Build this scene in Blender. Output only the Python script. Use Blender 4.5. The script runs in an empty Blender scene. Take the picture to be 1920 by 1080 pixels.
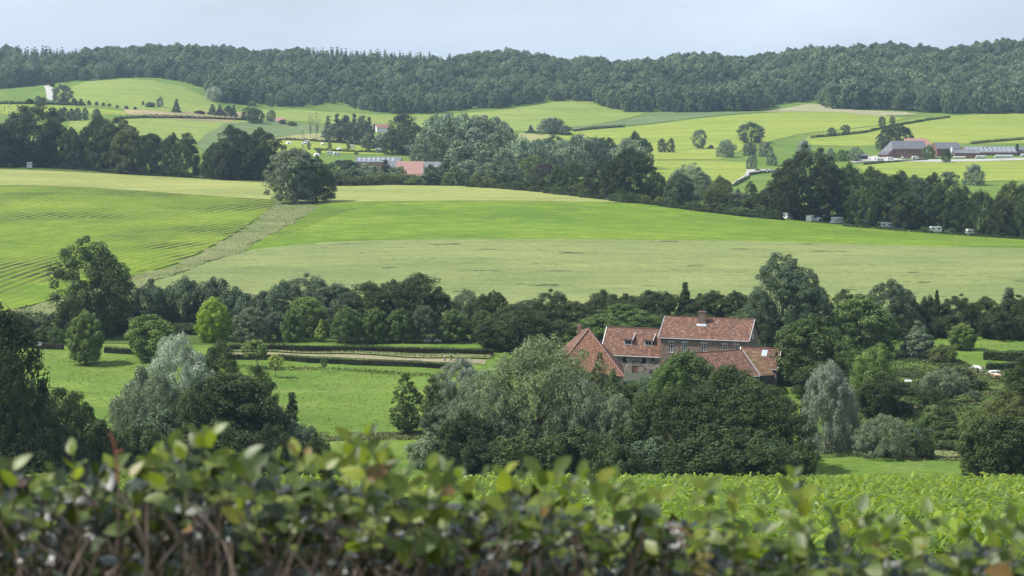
import bpy, math, random
import numpy as np
from mathutils import Vector, Matrix, geometry
RND = random.Random(7)
C = bpy.context.scene.collection
SC = bpy.context.scene
F = 3733.0      # focal length in photo pixels (70 mm on a 36 mm sensor, 1920 px wide)
YH = 150.0      # photo row of the horizon
CX = 960.0

# ------------------------------------------------------------------ terrain
COLS = [-400, 0, 240, 480, 720, 960, 1200, 1440, 1680, 1920, 2320]
near = [(-60, 0.6), (-10, -1.2), (0, -1.62), (3, -1.75), (5, -2.1), (12, -3.5), (20, -5.2), (30, -7.5), (45, -10.3), (62, -13.35), (80, -16.75), (84, -17.7),
        (92, -21.0), (110, -27.5), (140, -37.0), (180, -47.0), (230, -57.0), (280, -63.6), (330, -66.8)]
def zz(D, y): return -(y - YH) / F * D
rows = {
 350: [868]*11, 400: [768]*11, 430: [719]*11, 460: [678]*11, 490: [643]*11, 520: [612]*11, 585: [556]*11, 640: [500]*11,
 700: [462, 458, 455, 452, 452, 452, 453, 455, 460, 464, 470],
 780: [418, 416, 414, 412, 412, 412, 415, 426, 443, 455, 470],
 850: [386, 385, 384, 383, 380, 380, 386, 404, 425, 444, 468],
 960: [346, 347, 350, 351, 351, 353, 366, 386, 408, 424, 445],
 1060: [320, 318, 326, 335, 348, 357, 362, 374, 385, 395, 410],
 1120: [306, 304, 317, 332, 346, 354, 357, 363, 370, 376, 385],
 1200: [305, 306, 318, 326, 338, 346, 347, 349, 352, 356, 360],
 1350: [290, 292, 297, 305, 312, 320, 322, 324, 323, 324, 328],
 1500: [262, 262, 267, 279, 290, 298, 298, 299, 298, 300, 302],
 1650: [235, 232, 238, 250, 262, 272, 272, 270, 270, 276, 278],
 1750: [216, 212, 214, 232, 247, 256, 255, 250, 250, 255, 258],
 1850: [196, 188, 190, 216, 232, 242, 240, 232, 234, 240, 242],
 1950: [176, 170, 162, 203, 219, 226, 224, 216, 220, 224, 226],
 2030: [168, 166, 150, 190, 210, 207, 208, 204, 206, 211, 213],
 2100: [165, 165, 158, 182, 204, 192, 195, 190, 194, 199, 201],
 2250: [146, 146, 148, 155, 170, 165, 162, 164, 160, 157, 157],
 2500: [122, 122, 118, 120, 124, 130, 140, 134, 126, 124, 122],
 2620: [116, 119, 114, 116, 122, 128, 140, 133, 124, 121, 119],
}
tab = [(d, [z]*len(COLS)) for d, z in near] + [(d, [zz(d, y) for y in ys]) for d, ys in sorted(rows.items())]
for d, z in ((2900, 12), (3500, -5), (4600, -10)):
    tab.append((d, [z]*len(COLS)))
Dk = np.array([t[0] for t in tab], float)
Zk = np.array([t[1] for t in tab], float)
def pchip(x, y, xi):
    h = np.diff(x); dl = np.diff(y, axis=0) / h[:, None]
    m = np.zeros_like(y)
    m[0] = dl[0]; m[-1] = dl[-1]
    for i in range(1, len(x)-1):
        a, b = dl[i-1], dl[i]
        w1 = 2*h[i] + h[i-1]; w2 = h[i] + 2*h[i-1]
        ok = (a*b) > 0
        with np.errstate(divide='ignore', invalid='ignore'):
            mm = (w1 + w2) / (w1/a + w2/b)
        m[i] = np.where(ok, mm, 0)
    k = np.clip(np.searchsorted(x, xi, 'right')-1, 0, len(x)-2)
    t = ((xi - x[k]) / h[k])[:, None]
    hh = h[k][:, None]
    return ((2*t**3-3*t**2+1)*y[k] + (t**3-2*t**2+t)*hh*m[k] + (-2*t**3+3*t**2)*y[k+1] + (t**3-t**2)*hh*m[k+1])
DS = np.concatenate([np.arange(-60, 400, 1.0), np.arange(400, 1200, 2.0), np.arange(1200, 2700, 4.0), np.arange(2700, 4601, 20.0)])
T1 = pchip(Dk, Zk, DS)
PS = np.arange(-400, 2321, 20.0)
T2 = pchip(np.array(COLS, float), T1.T.copy(), PS).T.copy()      # [D, px]
def hmap(X, Y):
    X = np.asarray(X, float); Y = np.asarray(Y, float)
    p = CX + F * X / np.maximum(Y, 40.0)
    p = np.clip(p, -399.9, 2319.9); yy = np.clip(Y, -59.9, 4599.0)
    k = np.clip(np.searchsorted(DS, yy, 'right')-1, 0, len(DS)-2)
    t = (yy - DS[k]) / (DS[k+1]-DS[k])
    q = (p + 400) / 20.0; j = np.minimum(q.astype(int), len(PS)-2); u = q - j
    a = T2[k, j]*(1-u) + T2[k, j+1]*u
    b = T2[k+1, j]*(1-u) + T2[k+1, j+1]*u
    z = a*(1-t) + b*t
    w = np.clip((Y-380)/300, 0, 1)
    z = z + w*0.22*(np.sin(X*0.045+Y*0.013)+np.sin(Y*0.037-X*0.021+1.3)) * np.clip((1200-Y)/300+0.6, 0.6, 1)
    w2 = np.clip((Y-300)/60, 0, 1)*np.clip((560-Y)/60, 0, 1)
    return z + w2*0.10*(np.sin(X*0.31+Y*0.2)+np.sin(Y*0.23-X*0.17))
def h(x, y): return float(hmap([x], [y])[0])
def P(px, y, D): return Vector(((px-CX)/F*D, D, -(y-YH)/F*D))
def G(px, D): x = (px-CX)/F*D; return Vector((x, D, h(x, D)))
_dm = np.arange(100, 4500, 1.0)
def hit(px, y, dmin=300):
    """the first ground point seen along the photograph's pixel, a real distance"""
    d = _dm[_dm >= dmin]
    zg = hmap((px-CX)/F*d, d); zr = -(y-YH)/F*d
    idx = np.nonzero(zg >= zr)[0]
    D = float(d[idx[0]]) if len(idx) else float(dmin)
    return G(px, D)

# ------------------------------------------------------------------ object helpers
class MB:
    def __init__(s): s.v = []; s.f = []; s.uv = []
    def face(s, pts, uvs=None):
        n = len(s.v); s.v += [tuple(p) for p in pts]; s.f.append(tuple(range(n, n+len(pts))))
        s.uv.append(uvs or [(0, 0)]*len(pts))
    def quad(s, a, b, c, d):
        a, b, c, d = map(Vector, (a, b, c, d)); w = (b-a).length; hh = (d-a).length
        w2 = (c-a).dot((b-a).normalized()) if w > 1e-6 else w
        s.face((a, b, c, d), [(0, 0), (w, 0), (w2, hh), ((d-a).dot((b-a).normalized()) if w > 1e-6 else 0, hh)])
    def box(s, lo, hi):
        x0, y0, z0 = lo; x1, y1, z1 = hi
        s.quad((x0,y0,z0),(x1,y0,z0),(x1,y0,z1),(x0,y0,z1)); s.quad((x1,y1,z0),(x0,y1,z0),(x0,y1,z1),(x1,y1,z1))
        s.quad((x0,y1,z0),(x0,y0,z0),(x0,y0,z1),(x0,y1,z1)); s.quad((x1,y0,z0),(x1,y1,z0),(x1,y1,z1),(x1,y0,z1))
        s.quad((x0,y0,z1),(x1,y0,z1),(x1,y1,z1),(x0,y1,z1)); s.quad((x0,y1,z0),(x1,y1,z0),(x1,y0,z0),(x0,y0,z0))
    def prism(s, prof, x0, x1, axis='x'):
        def q(u, w, t): return (t, u, w) if axis == 'x' else (u, t, w)
        n = len(prof)
        for i in range(n):
            a, b = prof[i], prof[(i+1) % n]
            s.quad(q(*a, x0), q(*a, x1), q(*b, x1), q(*b, x0))
        s.face([q(*p, x0) for p in prof], [(p[0], p[1]) for p in prof]); s.face([q(*p, x1) for p in reversed(prof)], [(p[0], p[1]) for p in reversed(prof)])
    def tube(s, pts, rs, n=6, cap=True):
        pts = [Vector(p) for p in pts]; rings = []
        for i, p in enumerate(pts):
            d = (pts[min(i+1, len(pts)-1)] - pts[max(i-1, 0)]).normalized()
            a = d.orthogonal().normalized(); b = d.cross(a)
            n0 = len(s.v)
            s.v += [tuple(p + rs[i]*(math.cos(6.2832*k/n)*a + math.sin(6.2832*k/n)*b)) for k in range(n)]
            rings.append(n0)
        for i in range(len(rings)-1):
            for k in range(n):
                k2 = (k+1) % n
                s.f.append((rings[i]+k, rings[i]+k2, rings[i+1]+k2, rings[i+1]+k)); s.uv.append([(k/n, i), ((k+1)/n, i), ((k+1)/n, i+1), (k/n, i+1)])
        if cap:
            for r, rev in ((rings[0], True), (rings[-1], False)):
                idx = [r+k for k in range(n)]
                s.f.append(tuple(reversed(idx)) if rev else tuple(idx)); s.uv.append([(0, 0)]*n)
    def mesh(s, name, mat, smooth=False):
        me = bpy.data.meshes.new(name); me.from_pydata(s.v, [], s.f)
        uvl = me.uv_layers.new(name='UVMap')
        flat = [c for f in s.uv for uv in f for c in uv]
        uvl.data.foreach_set('uv', flat)
        if mat: me.materials.append(mat)
        if smooth: me.polygons.foreach_set('use_smooth', [True]*len(me.polygons))
        me.update(); return me
    def build(s, name, mat, parent=None, smooth=False, loc=None):
        return link(name, s.mesh(name, mat, smooth), parent, loc)
def link(name, me, parent=None, loc=None):
    o = bpy.data.objects.new(name, me); C.objects.link(o)
    if parent: o.parent = parent
    if loc is not None: o.location = loc
    return o
def empty(name, loc, rz=0):
    o = bpy.data.objects.new(name, None); C.objects.link(o); o.location = loc; o.rotation_euler = (0, 0, rz)
    o.empty_display_size = 0.5
    return o
def tag(o, label, cat, group=None, kind=None):
    if label: o['label'] = label
    if cat: o['category'] = cat
    if group: o['group'] = group
    if kind: o['kind'] = kind
    return o
def struct(o, label=None, cat=None):
    o['kind'] = 'structure'
    if label: o['label'] = label
    if cat: o['category'] = cat
    return o

# ------------------------------------------------------------------ material helpers
def newmat(name):
    m = bpy.data.materials.new(name); m.use_nodes = True
    nt = m.node_tree; nt.nodes.clear()
    out = nt.nodes.new('ShaderNodeOutputMaterial')
    return m, nt, out
def N(nt, typ, ins=None, **kw):
    n = nt.nodes.new(typ)
    for k, v in kw.items(): setattr(n, k, v)
    if ins:
        for k, v in ins.items():
            if hasattr(v, 'links') or isinstance(v, bpy.types.NodeSocket): nt.links.new(v, n.inputs[k])
            else: n.inputs[k].default_value = v
    return n
def c4(c): return (c[0], c[1], c[2], 1)
def ramp(nt, fac, stops):
    r = nt.nodes.new('ShaderNodeValToRGB'); nt.links.new(fac, r.inputs[0])
    e = r.color_ramp.elements
    while len(e) < len(stops): e.new(0.5)
    for i, (p, c) in enumerate(stops):
        e[i].position = p; e[i].color = c4(c) if len(c) == 3 else c
    return r.outputs[0]
def noise(nt, vec, scale, detail=3, rough=0.55):
    n = N(nt, 'ShaderNodeTexNoise', {'Scale': scale, 'Detail': detail, 'Roughness': rough})
    if vec is not None: nt.links.new(vec, n.inputs['Vector'])
    return n.outputs['Fac']
def mixc(nt, f, a, b, mode='MIX'):
    m = nt.nodes.new('ShaderNodeMix'); m.data_type = 'RGBA'; m.blend_type = mode
    for s, v in ((m.inputs[0], f), (m.inputs[6], a), (m.inputs[7], b)):
        if isinstance(v, bpy.types.NodeSocket): nt.links.new(v, s)
        elif isinstance(v, (int, float)): s.default_value = v
        else: s.default_value = c4(v)
    return m.outputs[2]
def mth(nt, op, a, b=None, clamp=False):
    m = nt.nodes.new('ShaderNodeMath'); m.operation = op; m.use_clamp = clamp
    for i, v in enumerate((a, b)):
        if v is None: continue
        if isinstance(v, bpy.types.NodeSocket): nt.links.new(v, m.inputs[i])
        else: m.inputs[i].default_value = v
    return m.outputs[0]
def plain(name, col, rough=0.6, metal=0, var=0.12, vs=3.0):
    m, nt, out = newmat(name)
    tc = N(nt, 'ShaderNodeTexCoord')
    f = noise(nt, tc.outputs['Object'], vs, 4)
    c = ramp(nt, f, [(0.3, [x*(1-var) for x in col]), (0.7, [min(1, x*(1+var)) for x in col])])
    b = N(nt, 'ShaderNodeBsdfPrincipled', {'Base Color': c, 'Roughness': rough, 'Metallic': metal})
    nt.links.new(b.outputs[0], out.inputs[0]); return m
def foliage_mat(name, use_obj=True, cols=None, trans=0.26, rough=0.6, stops=None):
    m, nt, out = newmat(name)
    oi = N(nt, 'ShaderNodeObjectInfo'); at = N(nt, 'ShaderNodeAttribute', attribute_name='tint')
    if use_obj: base = oi.outputs['Color']
    else:
        gp = N(nt, 'ShaderNodeNewGeometry'); pt = noise(nt, gp.outputs['Position'], 0.008, 2, 0.5)      # stands of different species
        pt = N(nt, 'ShaderNodeMapRange', {'Value': pt, 'From Min': 0.3, 'From Max': 0.7}).outputs[0]
        base = ramp(nt, mth(nt, 'ADD', mth(nt, 'MULTIPLY', oi.outputs['Random'], 0.6), mth(nt, 'MULTIPLY', pt, 0.4)), cols)
    k = N(nt, 'ShaderNodeMapRange', {'Value': at.outputs['Fac'], 'To Min': 0.55, 'To Max': 1.5})
    sc = N(nt, 'ShaderNodeVectorMath', operation='SCALE'); nt.links.new(base, sc.inputs[0]); nt.links.new(k.outputs[0], sc.inputs['Scale'])
    yel = mixc(nt, mth(nt, 'MULTIPLY', at.outputs['Fac'], 0.22), sc.outputs[0], (0.16, 0.17, 0.035))
    d = N(nt, 'ShaderNodeBsdfPrincipled', {'Base Color': yel, 'Roughness': rough, 'Specular IOR Level': 0.22})
    tcol = mixc(nt, 0.5, yel, (0.10, 0.16, 0.015))
    t = N(nt, 'ShaderNodeBsdfTranslucent', {'Color': tcol})
    mx = N(nt, 'ShaderNodeMixShader', {0: trans}); nt.links.new(d.outputs[0], mx.inputs[1]); nt.links.new(t.outputs[0], mx.inputs[2])
    nt.links.new(mx.outputs[0], out.inputs[0]); return m
M = {}
M['leaf'] = foliage_mat('tree_foliage')
M['wood_leaf'] = foliage_mat('forest_foliage', False, [(0.0, (0.024, 0.048, 0.024)), (0.25, (0.060, 0.106, 0.052)), (0.5, (0.094, 0.152, 0.070)), (0.72, (0.155, 0.215, 0.105)), (0.88, (0.20, 0.26, 0.14)), (1.0, (0.050, 0.095, 0.050))], 0.22)
M['bark'] = plain('bark', (0.075, 0.062, 0.048), 0.9, var=0.4, vs=4)
M['pale_bark'] = plain('pale_bark', (0.22, 0.20, 0.17), 0.9, var=0.3, vs=4)

def field_mat(name, c1, c2, c3=None, fine=1.2, stretch=(1, 1, 1), rowdir=None, rowsp=1.5, rowamt=0.0, soil=(0.10, 0.07, 0.045), spots=0.0, bump=0.3, rot=0.0, tram=0.0, c_big=0.004, thin=()):
    """a crop or grass cover: large patches, fine tufts, optional drill rows and lodged spots, all in world metres"""
    m, nt, out = newmat(name)
    geo = N(nt, 'ShaderNodeNewGeometry'); pos = geo.outputs['Position']
    mp = N(nt, 'ShaderNodeMapping', {'Vector': pos, 'Rotation': (0, 0, rot), 'Scale': stretch})
    v = mp.outputs[0]
    big = noise(nt, v, c_big*4, 4, 0.6)
    mid = noise(nt, v, fine*0.12, 4, 0.6)
    fin = noise(nt, v, fine, 3, 0.65)
    f = mth(nt, 'ADD', mth(nt, 'MULTIPLY', big, 0.5), mth(nt, 'MULTIPLY', mid, 0.5))
    col = ramp(nt, f, [(0.38, c1), (0.62, c2)])
    if c3: col = mixc(nt, ramp(nt, mid, [(0.55, (0,0,0)), (0.75, (0.8,0.8,0.8))]), col, c3)
    dark = ramp(nt, fin, [(0.3, (0.72,)*3), (0.62, (1.12,)*3)])
    col = mixc(nt, 1.0, col, dark, 'MULTIPLY')
    mot = ramp(nt, noise(nt, v, 0.045, 6, 0.68), [(0.34, (0.80, 0.84, 0.80)), (0.66, (1.16, 1.10, 1.05))])
    col = mixc(nt, 1.0, col, mot, 'MULTIPLY')
    if rowamt > 0:
        # curved rows: bend the row axis with a slow noise
        sx = N(nt, 'ShaderNodeSeparateXYZ', {0: pos})
        ca, sa = math.cos(rowdir), math.sin(rowdir)
        u = mth(nt, 'ADD', mth(nt, 'MULTIPLY', sx.outputs[0], ca), mth(nt, 'MULTIPLY', sx.outputs[1], sa))
        wob = mth(nt, 'MULTIPLY', noise(nt, pos, 0.006, 1), 38.0)
        u = mth(nt, 'ADD', u, wob)
        s_ = mth(nt, 'SINE', mth(nt, 'MULTIPLY', u, 6.2832/rowsp))
        rm = ramp(nt, s_, [(0.0, (1,1,1)), (0.55, (0,0,0))])
        mask = ramp(nt, noise(nt, pos, 0.017, 3, 0.6), [(0.46, (0.20,)*3), (0.62, (1,1,1))])
        for cx_, cy_, r_ in thin:      # places where the crop stands thin and the soil shows between rows
            vd = N(nt, 'ShaderNodeVectorMath', {0: pos, 1: (cx_, cy_, h(cx_, cy_))}, operation='DISTANCE')
            k_ = N(nt, 'ShaderNodeMapRange', {'Value': mth(nt, 'ADD', vd.outputs['Value'], mth(nt, 'MULTIPLY', noise(nt, pos, 0.03, 3), r_)), 'From Min': r_*1.6, 'From Max': r_*0.9, 'To Min': 0.0, 'To Max': 1.15})
            mask = mth(nt, 'MAXIMUM', mask, k_.outputs[0])
        msk2 = mth(nt, 'MULTIPLY', rm, mask); msk2 = mth(nt, 'MULTIPLY', msk2, rowamt)
        brk = ramp(nt, noise(nt, pos, 0.09, 3, 0.6), [(0.35, (0.35,)*3), (0.6, (1,1,1))])
        msk2 = mth(nt, 'MULTIPLY', msk2, brk)
        col = mixc(nt, msk2, col, soil)
    if tram > 0:
        sx = N(nt, 'ShaderNodeSeparateXYZ', {0: pos})
        u = mth(nt, 'ADD', sx.outputs[1], mth(nt, 'MULTIPLY', noise(nt, pos, 0.006, 1), 30.0))
        u = mth(nt, 'ADD', u, mth(nt, 'MULTIPLY', sx.outputs[0], -0.06))
        s_ = mth(nt, 'SINE', mth(nt, 'MULTIPLY', u, 6.2832/9.0))
        ln = ramp(nt, s_, [(0.93, (0,0,0)), (1.0, (1,1,1))])
        ln = mth(nt, 'MULTIPLY', ln, mth(nt, 'MULTIPLY', ramp(nt, noise(nt, pos, 0.05, 3), [(0.4, (0.1,)*3), (0.6, (1,1,1))]), tram))
        col = mixc(nt, ln, col, [x*0.55 for x in c1])
    if spots > 0:
        mp2 = N(nt, 'ShaderNodeMapping', {'Vector': pos, 'Scale': (0.045, 0.16, 0.1)})
        a = noise(nt, mp2.outputs[0], 1.0, 5, 0.62)
        mp3 = N(nt, 'ShaderNodeMapping', {'Vector': pos, 'Scale': (0.45, 0.7, 0.1)})
        b = noise(nt, mp3.outputs[0], 1.0, 3, 0.6)
        sp = ramp(nt, mth(nt, 'ADD', mth(nt, 'MULTIPLY', a, 0.78), mth(nt, 'MULTIPLY', b, 0.22)), [(0.605, (0,0,0)), (0.64, (1,1,1))])
        col = mixc(nt, mth(nt, 'MULTIPLY', sp, spots), col, (0.035, 0.05, 0.02))
    bs = N(nt, 'ShaderNodeBsdfPrincipled', {'Base Color': col, 'Roughness': 0.95, 'Specular IOR Level': 0.1})
    if bump:
        bp = N(nt, 'ShaderNodeBump', {'Strength': bump, 'Distance': 0.5, 'Height': fin}); nt.links.new(bp.outputs[0], bs.inputs['Normal'])
    nt.links.new(bs.outputs[0], out.inputs[0]); return m

# ------------------------------------------------------------------ ground sheet (fan grid reaching past the horizon ridge)
GY = np.concatenate([np.arange(-55, 0, 5.0), np.arange(0, 20, 1.0), np.arange(20, 120, 2.0), np.arange(120, 560, 4.0), np.arange(560, 1200, 6.0), np.arange(1200, 2700, 10.0), np.arange(2700, 4560, 60.0)])
GS = np.linspace(-0.52, 0.52, 261)
def grid_ground():
    X = (GY[:, None] + 60) * GS[None, :]; Y = np.repeat(GY[:, None], len(GS), 1)
    Z = hmap(X.ravel(), Y.ravel())
    co = np.stack([X.ravel(), Y.ravel(), Z], 1)
    nr, nc = len(GY), len(GS)
    i = np.arange(nr-1)[:, None]*nc + np.arange(nc-1)[None, :]
    i = i.ravel(); fc = np.stack([i, i+1, i+nc+1, i+nc], 1)
    me = npmesh('ground', co, fc); me.polygons.foreach_set('use_smooth', [True]*len(fc)); return me
def npmesh(name, co, fc):
    me = bpy.data.meshes.new(name); k = fc.shape[1]
    me.vertices.add(len(co)); me.vertices.foreach_set('co', co.astype(np.float32).ravel())
    me.loops.add(fc.size); me.loops.foreach_set('vertex_index', fc.astype(np.int32).ravel())
    me.polygons.add(len(fc)); me.polygons.foreach_set('loop_start', np.arange(0, fc.size, k, dtype=np.int32))
    try: me.polygons.foreach_set('loop_total', np.full(len(fc), k, dtype=np.int32))
    except Exception: pass
    me.update(calc_edges=True); return me
M['pasture'] = field_mat('pasture_grass', (0.088, 0.148, 0.023), (0.130, 0.195, 0.036), (0.165, 0.188, 0.062), fine=0.9, bump=0.7, stretch=(0.7, 1.0, 1))
gm = grid_ground(); gm.materials.append(M['pasture'])
struct(link('ground', gm), 'rolling valley ground of green pasture', 'ground')

def inside(poly, x, y):
    x = np.asarray(x); y = np.asarray(y); r = np.zeros(x.shape, bool); n = len(poly); j = n-1
    for i in range(n):
        xi, yi = poly[i]; xj, yj = poly[j]
        c = ((yi > y) != (yj > y)) & (x < (xj-xi)*(y-yi)/(yj-yi+1e-12)+xi)
        r ^= c; j = i
    return r
def sheet(name, pts, mat, off=0.12, label=None, cat=None, step=14, jit=0.0, dmin=400, world=False):
    """a field laid over the ground: outline in ground metres, filled with the ground's own grid points"""
    if world: W = [tuple(p[:2]) for p in pts]
    else: W = [tuple(hit(px, y, dmin)[:2]) for px, y in pts]
    out = []
    for i in range(len(W)):
        a = Vector(W[i]); b = Vector(W[(i+1) % len(W)]); L = (b-a).length; st = max(step, (a.y+b.y)/2*0.008)
        n = max(1, int(L/st))
        for k in range(n):
            p = a.lerp(b, k/n)
            if jit: p = p + Vector((RND.uniform(-jit, jit), RND.uniform(-jit, jit)))
            out.append((p.x, p.y))
    X = (GY[:, None] + 60) * GS[None, :]; Y = np.repeat(GY[:, None], len(GS), 1)
    ys = [p[1] for p in out]; xs = [p[0] for p in out]
    m = (Y > min(ys)) & (Y < max(ys)) & (X > min(xs)) & (X < max(xs))
    gx, gy = X[m], Y[m]
    if len(gx):
        k = inside(out, gx, gy); gx, gy = gx[k], gy[k]
    vs = [Vector(p) for p in out] + [Vector((float(a), float(b))) for a, b in zip(gx, gy)]
    es = [(i, (i+1) % len(out)) for i in range(len(out))]
    r = geometry.delaunay_2d_cdt(vs, es, [list(range(len(out)))], 2, 1e-4)
    co2 = np.array([(v.x, v.y) for v in r[0]]); z = hmap(co2[:, 0], co2[:, 1]) + off
    co = np.column_stack([co2, z]); fc = r[2]
    me = bpy.data.meshes.new(name); me.from_pydata(co.tolist(), [], [tuple(f) for f in fc]); me.materials.append(mat)
    me.polygons.foreach_set('use_smooth', [True]*len(me.polygons))
    me.update()
    # make normals point up
    if len(me.polygons) and sum(p.normal.z for p in me.polygons) < 0: me.flip_normals()
    o = link(name, me); struct(o, label, cat); return o
# ------------------------------------------------------------------ fields
M['wheat'] = field_mat('ripening_wheat', (0.150, 0.185, 0.068), (0.190, 0.222, 0.086), fine=1.4, stretch=(0.35, 1.0, 1), spots=0.9, bump=0.35, tram=0.6)
M['beet'] = field_mat('beet_crop', (0.092, 0.165, 0.018), (0.145, 0.215, 0.026), (0.185, 0.24, 0.040), fine=1.5, bump=0.8, stretch=(0.5, 0.9, 1), tram=0.35)
M['beet_rows'] = field_mat('beet_crop_in_rows', (0.110, 0.180, 0.018), (0.172, 0.232, 0.028), (0.200, 0.245, 0.042), fine=1.2, bump=0.8, rowdir=-0.29, rowsp=4.4, rowamt=0.95, soil=(0.028, 0.030, 0.014), thin=((-160, 632, 34), (-112, 838, 30), (-118, 690, 16)))
M['beet_rows2'] = field_mat('beet_crop_fine_rows', (0.098, 0.170, 0.018), (0.150, 0.215, 0.024), fine=1.2, bump=0.8, rowdir=-0.62, rowsp=4.0, rowamt=0.8, soil=(0.035, 0.05, 0.018))
M['hay'] = field_mat('mown_hay_grass', (0.205, 0.235, 0.070), (0.255, 0.275, 0.092), fine=0.8, stretch=(0.25, 1, 1), bump=0.2, tram=0.35)
M['rough'] = field_mat('dry_rough_grass', (0.110, 0.145, 0.050), (0.185, 0.190, 0.090), (0.090, 0.155, 0.036), fine=0.9, bump=1.0, c_big=0.02)
M['dryhill'] = field_mat('dry_hill_grass', (0.224, 0.192, 0.094), (0.310, 0.252, 0.148), (0.189, 0.192, 0.062), fine=0.6, stretch=(0.4, 1, 1), bump=0.5, c_big=0.003)
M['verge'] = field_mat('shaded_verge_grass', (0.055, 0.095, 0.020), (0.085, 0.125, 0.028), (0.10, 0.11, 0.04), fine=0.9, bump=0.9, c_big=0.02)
M['far_bright'] = field_mat('bright_far_grass', (0.185, 0.240, 0.035), (0.228, 0.266, 0.051), fine=0.5, stretch=(0.2, 1, 1), bump=0.15)
M['far_mid'] = field_mat('far_meadow_grass', (0.159, 0.215, 0.047), (0.202, 0.244, 0.062), fine=0.5, stretch=(0.2, 1, 1), bump=0.15)
M['far_cool'] = field_mat('cool_far_crop', (0.103, 0.148, 0.058), (0.129, 0.174, 0.066), fine=0.5, stretch=(0.3, 1, 1), bump=0.15)
M['far_pale'] = field_mat('pale_far_stubble', (0.232, 0.237, 0.094), (0.284, 0.266, 0.125), fine=0.5, stretch=(0.2, 1, 1), bump=0.15)
M['tan'] = field_mat('tan_bare_field', (0.225, 0.225, 0.125), (0.30, 0.285, 0.17), (0.21, 0.24, 0.10), fine=0.5, stretch=(0.3, 1, 1), bump=0.3)
M['gravel'] = plain('pale_gravel', (0.33, 0.32, 0.29), 0.95, vs=0.8)
M['asphalt'] = plain('worn_asphalt', (0.17, 0.17, 0.175), 0.9, vs=0.5)
M['dirt'] = field_mat('worn_dirt_path', (0.20, 0.18, 0.11), (0.30, 0.265, 0.18), (0.13, 0.15, 0.06), fine=1.4, bump=0.5)

sheet('wheat_field', [(330,520),(400,492),(470,472),(560,462),(620,456),(760,452),(900,451),(1100,451),(1300,453),(1600,461),(1920,468),(2280,482),(2280,640),(1500,604),(900,604),(640,600),(300,590),(270,545),(290,530)], M['wheat'], 0.5, 'pale ripening wheat field with dark lodged patches behind the farmhouse', 'field')
sheet('beet_field', [(455,473),(520,440),(570,417),(620,395),(640,381),(700,379),(900,378),(1100,380),(1240,384),(1350,395),(1450,406),(1600,420),(1700,429),(1850,442),(2000,452),(2280,472),(2280,482),(1920,467),(1600,460),(1300,452),(1100,450),(900,450),(760,451),(620,455),(560,461),(470,471)], M['beet'], 0.3, 'bright green leafy crop field above the wheat', 'field')
sheet('beet_field', [(600,386),(640,379),(745,379),(700,386),(640,400),(560,432),(470,470),(500,445),(570,410)], M['beet_rows2'], 0.36, 'narrow corner of green crop showing drill rows by the lone tree', 'field')
sheet('beet_field', [(-380,356),(-100,352),(60,350),(180,355),(300,363),(420,371),(515,377),(512,386),(490,405),(455,430),(420,450),(370,477),(330,496),(265,515),(200,534),(150,548),(60,574),(-60,600),(-380,620)], M['beet_rows'], 0.3, 'bright green crop field with dark drill rows on the left', 'field')
sheet('rough_grass_strip', [(515,377),(560,380),(600,385),(605,392),(570,408),(510,440),(455,473),(395,492),(330,520),(288,530),(268,546),(300,575),(180,600),(40,605),(-100,640),(-60,601),(60,575),(150,549),(265,516),(330,497),(370,478),(420,451),(455,431),(490,406),(512,387)], M['rough'], 0.22, 'brownish strip of rough dry grass running between the crop fields', 'grass', jit=2.6, step=5)
sheet('mown_field', [(-380,318),(0,318),(100,321),(200,326),(350,334),(500,343),(640,348),(760,347),(880,348),(1000,354),(1100,363),(1180,372),(1240,382),(1100,379),(900,377),(700,378),(640,380),(600,383),(515,375),(420,370),(300,361),(180,353),(60,348),(-380,350)], M['hay'], 0.15, 'pale mown hay field along the top of the rise', 'field')
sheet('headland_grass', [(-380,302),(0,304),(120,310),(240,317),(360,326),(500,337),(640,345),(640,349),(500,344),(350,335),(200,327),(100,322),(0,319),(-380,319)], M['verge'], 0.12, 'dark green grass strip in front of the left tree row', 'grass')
# far hillside
sheet('hillside_meadow', [(110,172),(150,158),(200,150),(240,148),(290,152),(340,163),(390,184),(420,205),(400,212),(330,214),(250,208),(180,200),(120,196),(100,190)], M['far_mid'], 0.3, 'domed sunlit meadow below the left woods', 'field', dmin=1500)
sheet('dry_hillside', [(230,205),(330,212),(420,206),(470,214),(430,230),(330,226),(240,216)], M['dryhill'], 0.4, 'strip of dry tan grass below the domed meadow', 'field', dmin=1300)
sheet('hillside_field', [(-300,200),(20,196),(100,198),(230,208),(240,216),(100,213),(60,216),(-300,216)], M['far_bright'], 0.25, 'bright narrow field left of the dark tree line', 'field', dmin=1300)
sheet('hillside_field', [(130,228),(240,221),(420,224),(480,228),(420,235),(385,252),(365,275),(200,275),(130,250)], M['far_mid'], 0.25, 'green field seen above the left tree row', 'field', dmin=1200)
sheet('hillside_field', [(367,275),(385,252),(422,232),(480,228),(560,232),(620,238),(650,248),(610,252),(560,253),(480,262),(470,285),(400,290)], M['far_cool'], 0.3, 'cool grey green wedge of field above the left tree row', 'field', dmin=1200)
sheet('hillside_field', [(560,253),(610,250),(690,254),(760,268),(820,280),(870,290),(800,283),(730,276),(640,266),(560,262),(500,262)], M['far_pale'], 0.35, 'pale stubble field above the camping meadow', 'field', dmin=1300)
sheet('camping_meadow', [(490,262),(560,264),(650,270),(740,280),(800,288),(760,292),(640,288),(520,290),(470,290),(470,270)], M['far_bright'], 0.25, 'bright grass of the distant camping meadow', 'field', dmin=1300)
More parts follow.
